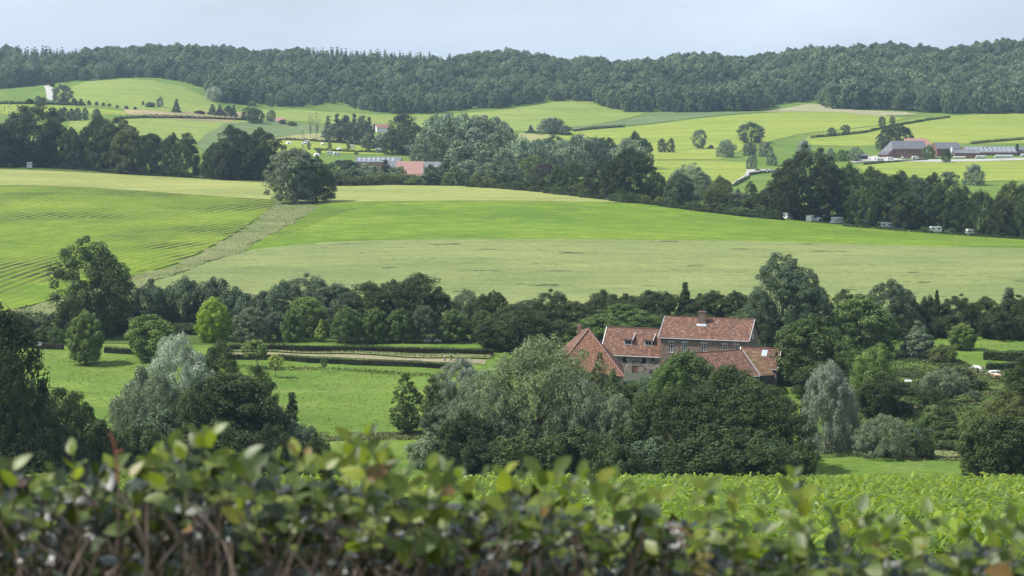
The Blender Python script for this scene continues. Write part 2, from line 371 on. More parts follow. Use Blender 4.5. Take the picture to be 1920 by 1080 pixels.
sheet('upper_meadow', [(450,206),(560,206),(640,212),(740,217),(880,212),(960,205),(1040,192),(1110,190),(1160,206),(1220,210),(1180,222),(1100,236),(1000,246),(960,246),(900,240),(760,240),(560,228),(450,222)], M['far_mid'], 0.3, 'broad sunlit meadow under the middle woods', 'field', dmin=1400)
sheet('upper_field', [(1230,212),(1440,210),(1300,222),(1180,236),(1040,246),(1000,250),(1100,237),(1180,223)], M['far_cool'], 0.32, 'cool green upper field below the right woods', 'field', dmin=1400)
sheet('sunny_field', [(1000,252),(1180,238),(1300,224),(1440,212),(1560,205),(1700,222),(1640,236),(1500,252),(1400,276),(1350,300),(1210,300),(1060,270)], M['far_bright'], 0.3, 'bright green field around the lone far oak', 'field', dmin=1300)
sheet('tan_field', [(1425,211),(1520,195),(1545,197),(1600,207),(1700,211),(1720,216),(1640,218),(1580,212),(1500,210)], M['tan'], 0.5, 'tan bare field at the foot of the right woods', 'field', dmin=1400)
sheet('sunny_field', [(1520,252),(1640,238),(1720,222),(1860,214),(2280,214),(2280,262),(1900,270),(1760,270),(1600,275),(1500,272)], M['far_bright'], 0.28, 'bright green field sloping up behind the far right farm', 'field', dmin=1300)
sheet('lower_field', [(1210,302),(1350,302),(1420,306),(1400,326),(1380,345),(1330,352),(1220,335)], M['far_bright'], 0.28, 'yellow green meadow left of the small farm road', 'field', dmin=1180)
sheet('lower_field', [(1605,312),(1660,306),(1920,296),(2280,296),(2280,345),(1900,340),(1800,340),(1700,332),(1620,322)], M['far_bright'], 0.28, 'bright meadow in front of the far right farm', 'field', dmin=1180)
sheet('pale_meadow', [(975,250),(1035,252),(1030,262),(985,270),(960,262)], M['far_pale'], 0.3, 'small pale meadow beside the poplar grove', 'field', dmin=1200)
# roads
sheet('country_road', [(78,162),(95,161),(103,188),(96,190),(88,186)], M['gravel'], 0.5, 'pale country road climbing to the left woods', 'road', step=6, dmin=1500)
sheet('farm_road', [(1371,346),(1398,327),(1400,318),(1440,318),(1470,320),(1470,323),(1412,323),(1405,330),(1379,348)], M['gravel'], 0.4, 'pale farm lane leading to a small bridge', 'road', step=6, dmin=1180)
sheet('farm_yard', [(1590,301),(1640,293),(1700,300),(1780,300),(1920,297),(2100,300),(2100,303),(1920,301),(1760,305),(1640,303),(1600,306)], M['gravel'], 0.45, 'pale yard and lane in front of the far right farm', 'yard', step=6, dmin=1180)
sheet('garden_lane', [(1770,692),(1850,690),(1930,694),(1930,697),(1850,693),(1770,695)], M['asphalt'], 0.15, 'short stretch of grey lane behind the cows', 'road', step=3, dmin=350)
# valley floor: path between the clipped hedges
sheet('footpath', [(425,668),(520,666),(640,672),(740,677),(860,682),(910,684),(910,676),(860,674),(740,671),(640,666),(520,662),(430,662)], M['dirt'], 0.10, 'pale worn footpath between two clipped hedges', 'path', step=3, jit=0.15, dmin=350)
sheet('path_verge', [(425,661),(520,661),(640,665),(740,670),(860,673),(920,675),(920,660),(860,657),(740,656),(640,656),(520,655),(425,655)], M['rough'], 0.25, 'bank of long dry grass beside the footpath', 'grass', step=3, jit=0.3, dmin=350)
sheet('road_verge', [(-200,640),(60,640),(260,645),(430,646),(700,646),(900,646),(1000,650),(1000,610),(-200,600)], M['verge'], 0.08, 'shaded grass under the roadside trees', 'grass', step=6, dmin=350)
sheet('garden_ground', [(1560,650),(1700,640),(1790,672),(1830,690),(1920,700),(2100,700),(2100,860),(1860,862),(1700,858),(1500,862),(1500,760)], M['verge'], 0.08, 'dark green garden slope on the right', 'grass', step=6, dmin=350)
sheet('riverside_grass', [(1500,846),(1700,860),(1860,862),(2000,864),(2000,856),(1860,853),(1700,850),(1500,840)], M['rough'], 0.3, 'rough riverbank grass strip on the right', 'grass', step=3, jit=0.5, dmin=300)

sheet('farm_yard_ground', [(1165,722),(1262,722),(1262,690),(1165,690)], plain('dark_yard', (0.04, 0.05, 0.028), 0.95, vs=1.2, var=0.4), 0.06, 'dark yard in front of the stone house', 'yard', step=3, dmin=405)  # dark greenish sheet laid over the lawn before the house
# ------------------------------------------------------------------ vegetation
def leaf_mesh(name, ctr, nrm, L, Wd, rng, mat, down=0.0, tint=None, tris=False):
    """many small leaf sprays: one bent diamond per spray"""
    n = len(ctr)
    nrm = nrm / np.linalg.norm(nrm, axis=1)[:, None]
    r = rng.normal(size=(n, 3)); r[:, 2] -= down*2.5
    t = r - (r*nrm).sum(1)[:, None]*nrm; t /= np.linalg.norm(t, axis=1)[:, None]
    b = np.cross(nrm, t)
    L = L[:, None]; Wd = Wd[:, None]
    v0 = ctr - t*L*0.5; v2 = ctr + t*L*0.5 - nrm*L*0.12
    v1 = ctr + b*Wd*0.5 - nrm*Wd*0.15; v3 = ctr - b*Wd*0.5 - nrm*Wd*0.15
    co = np.stack([v0, v1, v2, v3], 1).reshape(-1, 3)
    fc = np.arange(n*4).reshape(n, 4)
    me = npmesh(name, co, fc)
    a = me.attributes.new('tint', 'FLOAT', 'FACE')
    a.data.foreach_set('value', (tint if tint is not None else rng.random(n)).astype(np.float32))
    me.materials.append(mat)
    return me

PROF = {
 'round':  lambda t: np.clip(1-np.abs(2*t-0.9)**2.3, 0.02, 1)**0.55,
 'oak':    lambda t: np.clip(1-np.abs(1.9*t-0.85)**2.6, 0.10, 1)**0.5,
 'egg':    lambda t: np.clip(1-np.abs(1.74*t**0.85-0.74)**2.9, 0.10, 1)**0.55,
 'cone':   lambda t: np.clip((1-t)**0.8*(0.35+np.clip(t*6, 0, 1)*0.75), 0, 1),
 'dome':   lambda t: np.clip(1-t**4.6, 0.05, 1)**0.6*(0.85+0.15*np.clip(t*5, 0, 1)),
 'tall':   lambda t: np.clip(1-np.abs(1.7*t**0.9-0.70)**3.0, 0.22, 1)**0.6,
 'spruce': lambda t: np.clip(1.0-t, 0, 1)**0.95,
 'fountain': lambda t: np.clip(0.45+0.75*t-0.25*t**2, 0, 1)*np.clip((1-t)*3.2, 0, 1)**0.5,
}
# name: (prof, H, W, crown base, clumps, clump radius, leaves/clump, leaf L, leaf W, down, irregular, trunk r, limbs, squash, depth)
KIND = {
 'oak': ('oak', 16, 14, 0.06, 210, 1.25, 150, 0.38, 0.25, 0.0, 0.38, 0.42, 18, 0.9, 0.55),
 'maple': ('egg', 15, 11, 0.08, 170, 1.05, 150, 0.36, 0.24, 0.0, 0.34, 0.30, 16, 0.95, 0.55),
 'bush': ('round', 8, 10, 0.0, 130, 0.95, 150, 0.33, 0.20, 0.0, 0.36, 0.12, 8, 0.95, 0.55),
 'willow': ('dome', 11, 12, 0.02, 200, 1.0, 190, 0.42, 0.11, 0.7, 0.30, 0.30, 14, 1.15, 0.5),
 'open': ('dome', 14, 18, 0.02, 380, 0.95, 135, 0.40, 0.10, 0.5, 0.22, 0.5, 44, 1.15, 0.35),
 'weep': ('tall', 18, 13, 0.03, 190, 1.05, 190, 0.46, 0.14, 1.4, 0.34, 0.34, 14, 1.7, 0.55),
 'lime': ('cone', 10, 7.4, 0.10, 130, 0.72, 170, 0.30, 0.20, 0.1, 0.14, 0.14, 12, 0.9, 0.45),
 'lolly': ('egg', 8, 6.6, 0.10, 110, 0.72, 170, 0.30, 0.20, 0.0, 0.14, 0.13, 10, 1.0, 0.5),
 'alder': ('cone', 12, 7, 0.08, 150, 0.62, 70, 0.32, 0.20, 0.1, 0.36, 0.15, 26, 0.7, 0.35),
 'sapling': ('egg',   5.0, 3.4, 0.38, 34, 0.45, 60, 0.26, 0.18, 0.0, 0.25, 0.06, 10, 0.8, 0.4),
 'shrub':   ('round', 3, 4.2, 0.0, 34, 0.62, 90, 0.28, 0.18, 0.0, 0.35, 0.05, 4, 0.8, 0.5),
 'conifer': ('spruce', 14, 8, 0.02, 110, 0.95, 150, 0.46, 0.20, 0.6, 0.18, 0.22, 10, 0.5, 0.55),
 'oak_f': ('oak', 16, 14, 0.08, 90, 1.55, 60, 0.72, 0.5, 0.0, 0.30, 0.42, 12, 0.9, 0.6),
 'round_f': ('egg', 13, 11, 0.05, 76, 1.25, 56, 0.68, 0.48, 0.0, 0.26, 0.30, 9, 0.95, 0.6),
 'willow_f':('dome',  11, 12, 0.03, 62, 1.5, 62, 0.85, 0.36, 0.7, 0.22, 0.30, 8, 1.0, 0.62),
 'tall_f':  ('tall',  18, 11, 0.05, 66, 1.35, 52, 0.85, 0.48, 0.4, 0.22, 0.30, 9, 1.35, 0.62),
 'bush_f':  ('round', 6, 8, 0.00, 36, 1.3, 44, 0.75, 0.5, 0.0, 0.25, 0.15, 4, 0.85, 0.6),
 'spruce_f':('spruce', 16, 8, 0.02, 60, 1.1, 40, 0.9, 0.45, 0.6, 0.16, 0.22, 4, 0.45, 0.6),
 'wood_f': ('oak', 17, 13.5, 0.04, 60, 1.9, 46, 1.05, 0.8, 0.0, 0.32, 0.35, 4, 0.95, 0.7),
 'pine_f':  ('spruce', 19, 7.5, 0.02, 46, 1.15, 34, 1.1, 0.55, 0.6, 0.14, 0.2, 2, 0.45, 0.6),
 'highoak': ('tall', 24, 14, 0.04, 280, 1.3, 140, 0.38, 0.25, 0.0, 0.34, 0.42, 20, 0.95, 0.55),
 'bare':    ('fountain', 10, 8, 0.3, 24, 0.7, 6, 0.5, 0.3, 0.0, 0.3, 0.18, 26, 1.0, 0.3),
}
PROTO = {}
def proto(kind, var=0, mat='leaf'):
    key = (kind, var, mat)
    if key in PROTO: return PROTO[key]
    prof, H, W, z0, nc, rc, nl, LL, LW, down, irr, tr, nlimb, sq, depth = KIND[kind]
    rng = np.random.default_rng(abs(hash(kind)) % 1000 if False else sum(map(ord, kind))*7 + var*101)
    R = W/2; Hc = H*(1-z0)
    # lobes make an uneven outline
    lob = rng.normal(size=(7, 3)); lob /= np.linalg.norm(lob, axis=1)[:, None]; la = rng.uniform(-irr, irr, 7)
    t = (np.arange(nc) + rng.random(nc)) / nc
    t = t if prof not in ('spruce', 'cone') else 1-np.sqrt(1-t*0.995)
    t = np.clip(t, 0.02, 0.995)
    ph = np.arange(nc)*2.39996 + rng.normal(size=nc)*0.5
    rad = PROF[prof](t) * R
    fr = depth + (1-depth)*np.sqrt(rng.random(nc)); inner = rng.random(nc) < 0.16; fr[inner] *= rng.uniform(0.2, 0.8, inner.sum())
    d = np.stack([np.cos(ph), np.sin(ph), (t-0.5)*1.6], 1); dn = d/np.linalg.norm(d, axis=1)[:, None]
    mod = 1 + (np.clip((dn @ lob.T), 0, 1)**2 * la).sum(1)
    rcl = rc*rng.uniform(0.6, 1.25, nc)
    rr = np.maximum(rad*mod*fr - rcl*0.45, 0)
    cap = 1.15 if prof in ('round', 'oak', 'dome', 'fountain', 'egg', 'tall') else 0.5
    cz = z0*H + t*Hc*(1+0.5*(mod-1)) - rcl*sq*(0.3+cap*t**3)
    cz = np.maximum(cz, z0*H*0.7 + rcl*sq*0.5)
    cc = np.stack([np.cos(ph)*rr, np.sin(ph)*rr, cz], 1)
    if kind == 'open':
        cc[:, :2] += rng.normal(size=(nc, 2))*0.6
    tot = nc*nl
    ci = np.repeat(np.arange(nc), nl)
    dd = rng.normal(size=(tot, 3)); dd[:, 2] += 0.35; dd /= np.linalg.norm(dd, axis=1)[:, None]
    rs = rcl[ci]*(0.55+0.5*rng.random(tot)**0.6)
    bump = 1+0.28*np.sin(dd[:, 0]*5+ci)*np.sin(dd[:, 1]*5+ci*1.7)*np.sin(dd[:, 2]*4+ci*0.6)
    off = dd*(rs*bump)[:, None]; off[:, 2] *= sq
    if down > 1: off[:, 2] -= rng.random(tot)*rc*0.9
    pos = cc[ci]+off
    pos[:, 2] = np.maximum(pos[:, 2], 0.05)
    nr = dd*0.75 + rng.normal(size=(tot, 3))*0.42; nr[:, 2] += 0.25
    sz = rng.uniform(0.65, 1.3, tot)
    ctint = rng.random(nc); tint = np.clip(ctint[ci]*0.55+rng.random(tot)*0.45, 0, 1)
    me = leaf_mesh(kind+'_crown', pos, nr, LL*sz, LW*sz, rng, M[mat], down, tint)
    # trunk with limbs
    tb = MB(); lean = rng.normal(size=2)*0.02*H
    top = 0.62*H if kind not in ('conifer', 'spruce_f', 'lime', 'alder', 'pine_f') else 0.92*H
    n = 6
    tp = [(lean[0]*(i/n)**2+math.sin(i*1.3+var)*0.012*H*(i > 0), lean[1]*(i/n)**2+math.cos(i*1.7)*0.01*H*(i > 0), top*i/n-0.25) for i in range(n+1)]
    tb.tube(tp, [tr*1.35]+[tr*(1-0.85*i/n) for i in range(1, n+1)], 7)
    order = rng.permutation(nc)[:nlimb]
    for k in order:
        e = cc[k]; s0 = min(0.75, max(0.12, (e[2]/H)*0.55)); zt = s0*top if top < e[2] else min(e[2]*0.8, s0*H)
        i0 = min(n-1, int(zt/top*n)); a = Vector(tp[i0]).lerp(Vector(tp[i0+1]), min(1, zt/top*n-i0)); e = Vector(e)
        m1 = a.lerp(e, 0.45)+Vector((0, 0, (-0.05 if kind == 'open' else -0.06)*(e-a).length)); m1 += Vector(rng.normal(size=3).tolist())*0.05*(e-a).length
        r0 = tr*rng.uniform(0.28, 0.5)
        tb.tube([a, m1, e], [r0, r0*0.65, r0*0.25], 5, False)
        if kind in ('open', 'alder', 'bare', 'weep'):
            for _ in range(3):
                q = m1.lerp(e, rng.uniform(0.1, 0.9)); dv = Vector(rng.normal(size=3).tolist()); dv.z = abs(dv.z)+0.4
                tb.tube([q, q+dv.normalized()*rng.uniform(0.6, 1.8)], [r0*0.35, r0*0.1], 4, False)
    tm = tb.mesh(kind+'_trunk', M['pale_bark'] if kind in ('weep', 'bare') else M['bark'])
    Wm = (np.percentile(np.abs(pos[:, 0]), 99)+np.percentile(np.abs(pos[:, 1]), 99)); Hm = np.percentile(pos[:, 2], 99.7)
    PROTO[key] = (me, tm, float(Wm), float(Hm)); return PROTO[key]

COL = {'k': (.020, .034, .014), 'd': (.037, .064, .021), 'm': (.082, .135, .038), 'l': (.135, .200, .050), 'y': (.23, .33, .032), 'c': (.29, .34, .08),
       's': (.30, .345, .265), 'g': (.165, .205, .125), 'b': (.078, .115, .070), 'p': (.055, .028, .038), 'o': (.110, .135, .044), 'f': (.21, .275, .175), 'w': (.185, .235, .115)}
CW = {'k': 'very dark', 'd': 'dark green', 'm': 'mid green', 'l': 'light green', 'y': 'bright yellow green', 'c': 'pale yellow', 's': 'silvery',
      'g': 'grey green', 'b': 'blue green', 'p': 'purple leaved', 'o': 'olive green', 'f': 'pale grey green', 'w': 'soft olive green'}
NAMES = {'oak': 'oak_tree', 'maple': 'broadleaf_tree', 'bush': 'bushy_tree', 'willow': 'willow_tree', 'open': 'spreading_willow_tree', 'weep': 'weeping_birch_tree',
         'lime': 'conical_tree', 'lolly': 'roadside_tree', 'alder': 'alder_tree', 'sapling': 'sapling', 'shrub': 'shrub', 'conifer': 'conifer_tree',
         'oak_f': 'oak_tree', 'round_f': 'broadleaf_tree', 'willow_f': 'willow_tree', 'tall_f': 'poplar_tree', 'bush_f': 'shrub', 'spruce_f': 'spruce_tree', 'wood_f': 'woodland_tree', 'bare': 'bare_tree'}
SH = {'oak': 'broad tree', 'maple': 'leafy tree', 'bush': 'bushy tree', 'willow': 'soft willow', 'open': 'spreading willow', 'weep': 'drooping birch',
      'lime': 'conical tree', 'lolly': 'rounded tree', 'alder': 'airy tree', 'sapling': 'young sapling', 'shrub': 'low shrub', 'conifer': 'pointed conifer',
      'oak_f': 'broad tree', 'round_f': 'round tree', 'willow_f': 'soft willow', 'tall_f': 'tall tree', 'bush_f': 'rounded bush', 'spruce_f': 'pointed spruce', 'wood_f': 'woodland tree', 'bare': 'half bare tree'}
ORD = ['', 'first', 'second', 'third', 'fourth', 'fifth', 'sixth', 'seventh', 'eighth', 'ninth', 'tenth', 'eleventh', 'twelfth', 'thirteenth', 'fourteenth', 'fifteenth', 'sixteenth',
       'seventeenth', 'eighteenth', 'nineteenth', 'twentieth', 'twenty-first', 'twenty-second', 'twenty-third', 'twenty-fourth', 'twenty-fifth', 'twenty-sixth', 'twenty-seventh', 'twenty-eighth', 'twenty-ninth', 'thirtieth',
       'thirty-first', 'thirty-second', 'thirty-third', 'thirty-fourth', 'thirty-fifth', 'thirty-sixth', 'thirty-seventh', 'thirty-eighth', 'thirty-ninth', 'fortieth', 'forty-first', 'forty-second', 'forty-third', 'forty-fourth', 'forty-fifth']
_rot = random.Random(3)
def plant(px, ytop, D, wpx, kind, col, label, group, ybase=None, mat='leaf'):
    if ybase is not None and D is None: g = hit(px, ybase, 300)
    else: g = G(px, D)
    D = g.y; w = wpx/F*D; top = -(ytop-YH)/F*D; Ht = max(0.6, top-g.z)
    var = _rot.randrange(2) if kind in ('sapling', 'open', 'alder', 'bare', 'pine_f') else _rot.randrange(3)
    # a tree much higher than wide gets its own tall crown rather than a stretched round one
    k2 = 'highoak' if kind in ('oak', 'maple', 'weep') and Ht/w > 1.38 and D < 1150 and Ht > 9 else kind
    cm, tm, W0, H0 = proto(k2, var, mat)
    nm = NAMES[kind]
    r = empty(nm, g, _rot.uniform(0, 6.283))
    s = w/W0
    r.scale = (s, s, Ht/H0)
    cr = link('crown', cm, r); tk = link('trunk', tm, r)
    j = _rot.uniform(0.78, 1.25); c = COL[col]; cr.color = (c[0]*j, c[1]*j*_rot.uniform(0.96, 1.04), c[2]*j, 1)
    tag(r, label, 'bush' if kind in ('shrub', 'bush_f') else 'tree', group)
    return r
def grove(group, where, rows, **kw):
    """rows: (px, ytop, D or None, width px, kind, colour[, ybase[, own label]]); labels count from the left"""
    rows = sorted(rows, key=lambda r: r[0])
    for i, r in enumerate(rows):
        yb = r[6] if len(r) > 6 else None
        tail = '%s, %s from the left %s' % (SH[r[4]], ORD[i+1], where)
        lab = CW[r[5]] + ' ' + tail
        if len(lab.replace('-', ' ').split()) > 16: lab = tail
        if len(r) > 7 and r[7]: lab = r[7]
        plant(*r[:6], lab, group, yb, **kw)

# --- near foreground row, below the viewpoint
grove('trees in the dark clump on the far left', 'in the dark corner clump', [
 (-22, 548, 300, 190, 'maple', 'k', None, 'tall almost black tree cut off by the left edge of the view'), (10, 660, 296, 120, 'maple', 'k'), (30, 740, 300, 110, 'bush', 'b'), (95, 728, 312, 130, 'maple', 'd'), (150, 735, 318, 90, 'weep', 'd'), (60, 715, 330, 90, 'bush', 'b'),
 (190, 790, 308, 130, 'bush', 'd'), (120, 800, 300, 150, 'bush', 'k'), (30, 820, 292, 150, 'bush', 'k')])
grove('trees round the silver willow on the left', 'in the silver willow clump', [
 (352, 630, 385, 140, 'willow', 's', None, 'big rounded silvery willow at the top of the left foreground clump'), (405, 640, 388, 84, 'maple', 'd'), (262, 690, 362, 110, 'bush', 'g'), (312, 700, 356, 120, 'willow', 'g'), (255, 740, 345, 100, 'willow', 'g'),
 (430, 702, 342, 200, 'maple', 'd'), (372, 735, 335, 130, 'weep', 'd'), (470, 688, 352, 90, 'maple', 'd'), (500, 725, 348, 90, 'bush', 'd'), (547, 738, 352, 46, 'conifer', 'd'), (545, 790, 340, 90, 'bush', 'b'), (590, 812, 336, 60, 'bush', 'd'),
 (310, 770, 330, 130, 'bush', 'b'), (250, 800, 322, 120, 'bush', 'd'), (405, 790, 325, 150, 'bush', 'd'), (500, 800, 328, 120, 'bush', 'k')])
grove('trees in front of the farmhouse', 'in the row before the farmhouse', [
 (880, 672, 400, 95, 'willow', 's'), (838, 700, 398, 70, 'willow', 'g'), (850, 755, 372, 110, 'willow', 'g'), (802, 812, 345, 80, 'bush', 'g'), (870, 770, 340, 110, 'bush', 'k'), (915, 700, 372, 120, 'willow', 'g'),
 (1006, 638, 352, 270, 'open', 'w', None, 'large spreading grey green willow with bare limbs showing, left of the barn'), (940, 730, 345, 130, 'willow', 'g'), (1100, 712, 346, 140, 'willow', 'g'), (1150, 745, 342, 110, 'willow', 'g'), (1122, 662, 404, 34, 'alder', 'o'), (1150, 692, 402, 50, 'alder', 'm'), (1188, 714, 413, 46, 'bush', 'd'), (1222, 706, 410, 50, 'bush', 'b'), (1205, 709, 404, 64, 'bush', 'm'), (1232, 700, 418, 40, 'bush', 'd'),
 (1240, 700, 385, 90, 'bush', 'b'), (1228, 706, 402, 60, 'bush', 'm'), (1205, 712, 404, 34, 'bush', 'd'), (880, 735, 352, 130, 'willow', 'g'), (1060, 705, 372, 110, 'willow', 'g'), (1285, 662, 372, 130, 'maple', 'm'), (1262, 672, 368, 90, 'maple', 'm'), (1350, 690, 350, 200, 'oak', 'd'), (1280, 730, 340, 190, 'oak', 'd'), (1400, 715, 344, 190, 'oak', 'd'), (1205, 735, 360, 90, 'bush', 'd'), (1455, 745, 342, 120, 'oak', 'd'), (1190, 790, 335, 110, 'bush', 'd'),
 (1230, 820, 330, 140, 'bush', 'b'), (1330, 800, 326, 190, 'bush', 'd'), (1430, 810, 328, 150, 'bush', 'd'), (990, 810, 332, 160, 'bush', 'd'), (1080, 800, 332, 160, 'bush', 'd'), (1150, 830, 326, 120, 'bush', 'd'), (905, 815, 336, 110, 'bush', 'k'), (1500, 830, 334, 70, 'bush', 'd')])
grove('trees in the garden on the right', 'right of the farmhouse', [
 (1515, 594, 428, 130, 'maple', 'm'), (1580, 640, 426, 90, 'oak', 'm'), (1540, 680, 414, 110, 'bush', 'd'), (1555, 682, 362, 112, 'willow', 's', None, 'tall pale silvery willow standing right of the big dark foreground trees'), (1640, 645, 398, 84, 'maple', 'l'), (1645, 700, 392, 100, 'oak', 'd'),
 (1720, 603, 466, 62, 'lime', 'f', 692), (1772, 690, 415, 76, 'bush', 'g'), (1750, 730, 405, 50, 'bush', 'd'), (1795, 690, 430, 60, 'bush', 'd'), (1682, 712, 420, 44, 'bush', 'd'), (1645, 778, 356, 104, 'willow', 'g', 868),
 (1735, 818, 354, 36, 'bush', 'd', 862), (1858, 755, 338, 110, 'oak', 'o', None), (1930, 692, 340, 96, 'oak', 'o'), (1890, 735, 330, 110, 'oak', 'o'), (1840, 795, 326, 80, 'bush', 'o'), (1880, 780, 322, 150, 'maple', 'd'), (1960, 660, 334, 150, 'oak', 'd'), (1805, 607, 480, 52, 'lolly', 'l', 652), (1765, 645, 460, 50, 'bush', 'o'), (1700, 700, 440, 60, 'bush', 'd')])
# --- meadow trees
grove('young trees standing in the left meadow', 'in the left meadow', [
 (161, 584, None, 66, 'lolly', 'l', 684), (287, 590, None, 88, 'lolly', 'l', 676), (482, 637, None, 56, 'sapling', 'l', 690), (516, 664, None, 32, 'sapling', 'c', 708), (607, 670, None, 15, 'sapling', 'm', 699),
 (764, 700, None, 62, 'alder', 'm', 814), (812, 704, None, 66, 'alder', 'o', 818)])
# --- row behind the road
T = []
grove('trees in the long row beyond the meadow', 'in the row beyond the meadow', [
 (180, 449, 500, 150, 'oak', 'd', None, 'tallest dark oak at the left end of the long tree row beyond the meadow'), (128, 560, 505, 60, 'bush', 'd'), (235, 560, 506, 90, 'oak', 'd'), (285, 525, 520, 90, 'bush', 'b'), (345, 520, 522, 90, 'bush', 'b'), (398, 522, 520, 90, 'bush', 'b'), (440, 540, 518, 80, 'bush', 'b'), (490, 548, 522, 80, 'bush', 'b'),
 (530, 528, 524, 100, 'bush', 'b'), (585, 516, 524, 100, 'oak', 'b'), (640, 532, 524, 100, 'oak', 'b'), (700, 530, 524, 100, 'oak', 'd'), (745, 525, 526, 90, 'oak', 'd'), (775, 513, 524, 110, 'oak', 'd'), (820, 545, 524, 80, 'oak', 'd'), (866, 543, 524, 60, 'willow', 'g'), (905, 552, 522, 70, 'bush', 'd'), (930, 546, 520, 44, 'maple', 'd'),
 (405, 557, 494, 62, 'maple', 'y'), (395, 590, 492, 50, 'bush', 'y'), (470, 577, 492, 62, 'maple', 'g'), (520, 585, 498, 60, 'maple', 'b'), (575, 557, 500, 74, 'maple', 'l'), (549, 580, 492, 46, 'lolly', 'm'), (602, 600, 491, 24, 'lime', 'c'),
 (975, 572, 476, 150, 'oak', 'd', None, 'large dark round oak at the right end of the footpath hedges'), (930, 600, 480, 90, 'oak', 'd'), (1040, 545, 512, 80, 'oak', 'd'), (1005, 560, 520, 90, 'oak', 'd'), (1085, 565, 510, 80, 'oak', 'd'), (1130, 545, 535, 80, 'bush', 'd'), (1170, 552, 538, 80, 'bush', 'd'), (1215, 545, 535, 80, 'bush', 'd')])
grove('trees along the tree line behind the farmhouse', 'in the line behind the farmhouse', [
 (1045, 600, 482, 120, 'oak', 'd'), (1120, 588, 480, 100, 'maple', 'm'), (1178, 572, 490, 120, 'maple', 'm'), (1250, 548, 530, 80, 'bush', 'd'), (1285, 530, 530, 34, 'conifer', 'd'), (1310, 552, 530, 70, 'bush', 'd'), (1345, 545, 528, 70, 'maple', 'd'), (1380, 546, 526, 60, 'maple', 'd'), (1400, 580, 505, 60, 'maple', 'm'),
 (1230, 590, 505, 90, 'oak', 'd'), (1300, 585, 510, 90, 'oak', 'd'), (1466, 478, 472, 116, 'oak', 'b', None, 'tallest tree, a loose grey green crown rising behind the right end of the brick farmhouse'), (1505, 505, 470, 90, 'oak', 'b'), (1530, 540, 474, 70, 'oak', 'b'), (1428, 545, 470, 76, 'oak', 'b'), (1590, 543, 505, 60, 'maple', 'd'), (1625, 552, 470, 130, 'maple', 'm'), (1678, 525, 505, 110, 'oak', 'b')])
grove('trees in the dark line behind the right garden', 'in the line behind the garden', [
 (1715, 560, 508, 70, 'bush', 'd'), (1745, 556, 508, 60, 'bush', 'd'), (1757, 545, 506, 20, 'conifer', 'd'), (1802, 552, 508, 80, 'oak', 'd'), (1845, 556, 508, 80, 'oak', 'd'), (1893, 540, 512, 56, 'conifer', 'b'), (1915, 556, 508, 90, 'oak', 'd'), (1960, 550, 508, 100, 'oak', 'd'), (1780, 590, 500, 80, 'bush', 'k'), (1870, 585, 500, 90, 'bush', 'k'), (1930, 590, 498, 90, 'bush', 'k'), (1700, 590, 498, 80, 'bush', 'k')])
grove('rounded trees lining the road beyond the meadow', 'lining the meadow road', [
 (650, 574, 491, 62, 'maple', 'm'), (703, 578, 491, 52, 'lolly', 'm'), (750, 579, 491, 52, 'lolly', 'm'), (797, 573, 491, 58, 'maple', 'b'), (850, 580, 491, 54, 'lolly', 'm'), (905, 582, 492, 52, 'lolly', 'm')])
grove('shrubs by the meadow gate on the left', 'by the information board', [
 (42, 590, 500, 40, 'bush', 'k'), (75, 585, 505, 44, 'bush', 'g'), (80, 610, 492, 44, 'bush', 'm'), (105, 612, 488, 40, 'bush', 'm'), (118, 590, 498, 44, 'bush', 'd'), (20, 600, 490, 50, 'bush', 'd')])
# dark understory below the long row
rr = random.Random(11)
grove('low bushes under the long tree row', 'under the long tree row', [(px+rr.uniform(-6, 6), rr.uniform(596, 612), 508, 70, 'bush', rr.choice('kdd')) for px in range(150, 1010, 32)])
grove('low bushes behind the farmhouse', 'low behind the farmhouse', [(px+rr.uniform(-6, 6), rr.uniform(592, 606), 512, 72, 'bush', rr.choice('kdd')) for px in range(1040, 1700, 44)])
sl = []
while len(sl) < 44:
    px = rr.uniform(1660, 1900); y = rr.uniform(715, 845)
    if px > 1800 and y > 760: continue
    if px < 1700 and y > 780: continue
    sl.append((px, y - rr.uniform(12, 30), None, rr.uniform(20, 50), 'shrub', rr.choice('ddomb'), y))
grove('shrubs scattered over the garden slope', 'on the garden slope', sl)
# --- lone tree in the fields; a darker second tree makes its shaded right side
plant(552, 279, 850, 104, 'maple', 'g', 'lone bushy grey green tree standing between the crop fields', None, 384)
plant(592, 296, 853, 80, 'maple', 'd', 'darker right half of the lone tree clump between the crop fields', None, 384)
# --- left tree row on the rise; its dark leaf colours partly stand for cloud shadow
grove('trees along the left end of the rise', 'on the left rise', [
 (-20, 225, 1080, 110, 'oak', 'k'), (55, 190, 1085, 130, 'oak', 'k', None, 'tallest very dark tree in the row on the left rise'), (15, 225, 1082, 70, 'oak', 'k'), (105, 230, 1088, 80, 'oak', 'k'), (140, 240, 1080, 70, 'oak', 'd'), (178, 217, 1078, 84, 'oak', 'd'), (215, 222, 1070, 80, 'maple', 'd'), (242, 236, 1062, 86, 'oak', 'o'), (283, 251, 1056, 62, 'maple', 'd'),
 (322, 250, 1050, 40, 'maple', 'd'), (352, 250, 1046, 56, 'maple', 'd'), (396, 268, 1040, 50, 'oak', 'd'), (440, 236, 1036, 72, 'oak', 'k'), (478, 241, 1036, 100, 'oak', 'k'), (420, 270, 1034, 60, 'bush', 'k'), (500, 270, 1034, 60, 'bush', 'k'), (16, 192, 1250, 46, 'bare', 'g'), (568, 244, 1250, 10, 'bare', 'd')])
grove('low growth under the left tree row', 'under the left rise trees', [(px, yt, None, w, 'shrub', 'd', yb) for px, yt, w, yb in ((70, 290, 60, 306), (130, 292, 60, 309), (380, 308, 34, 326), (440, 318, 40, 334), (478, 322, 40, 337), (410, 312, 30, 330), (200, 300, 40, 314))])
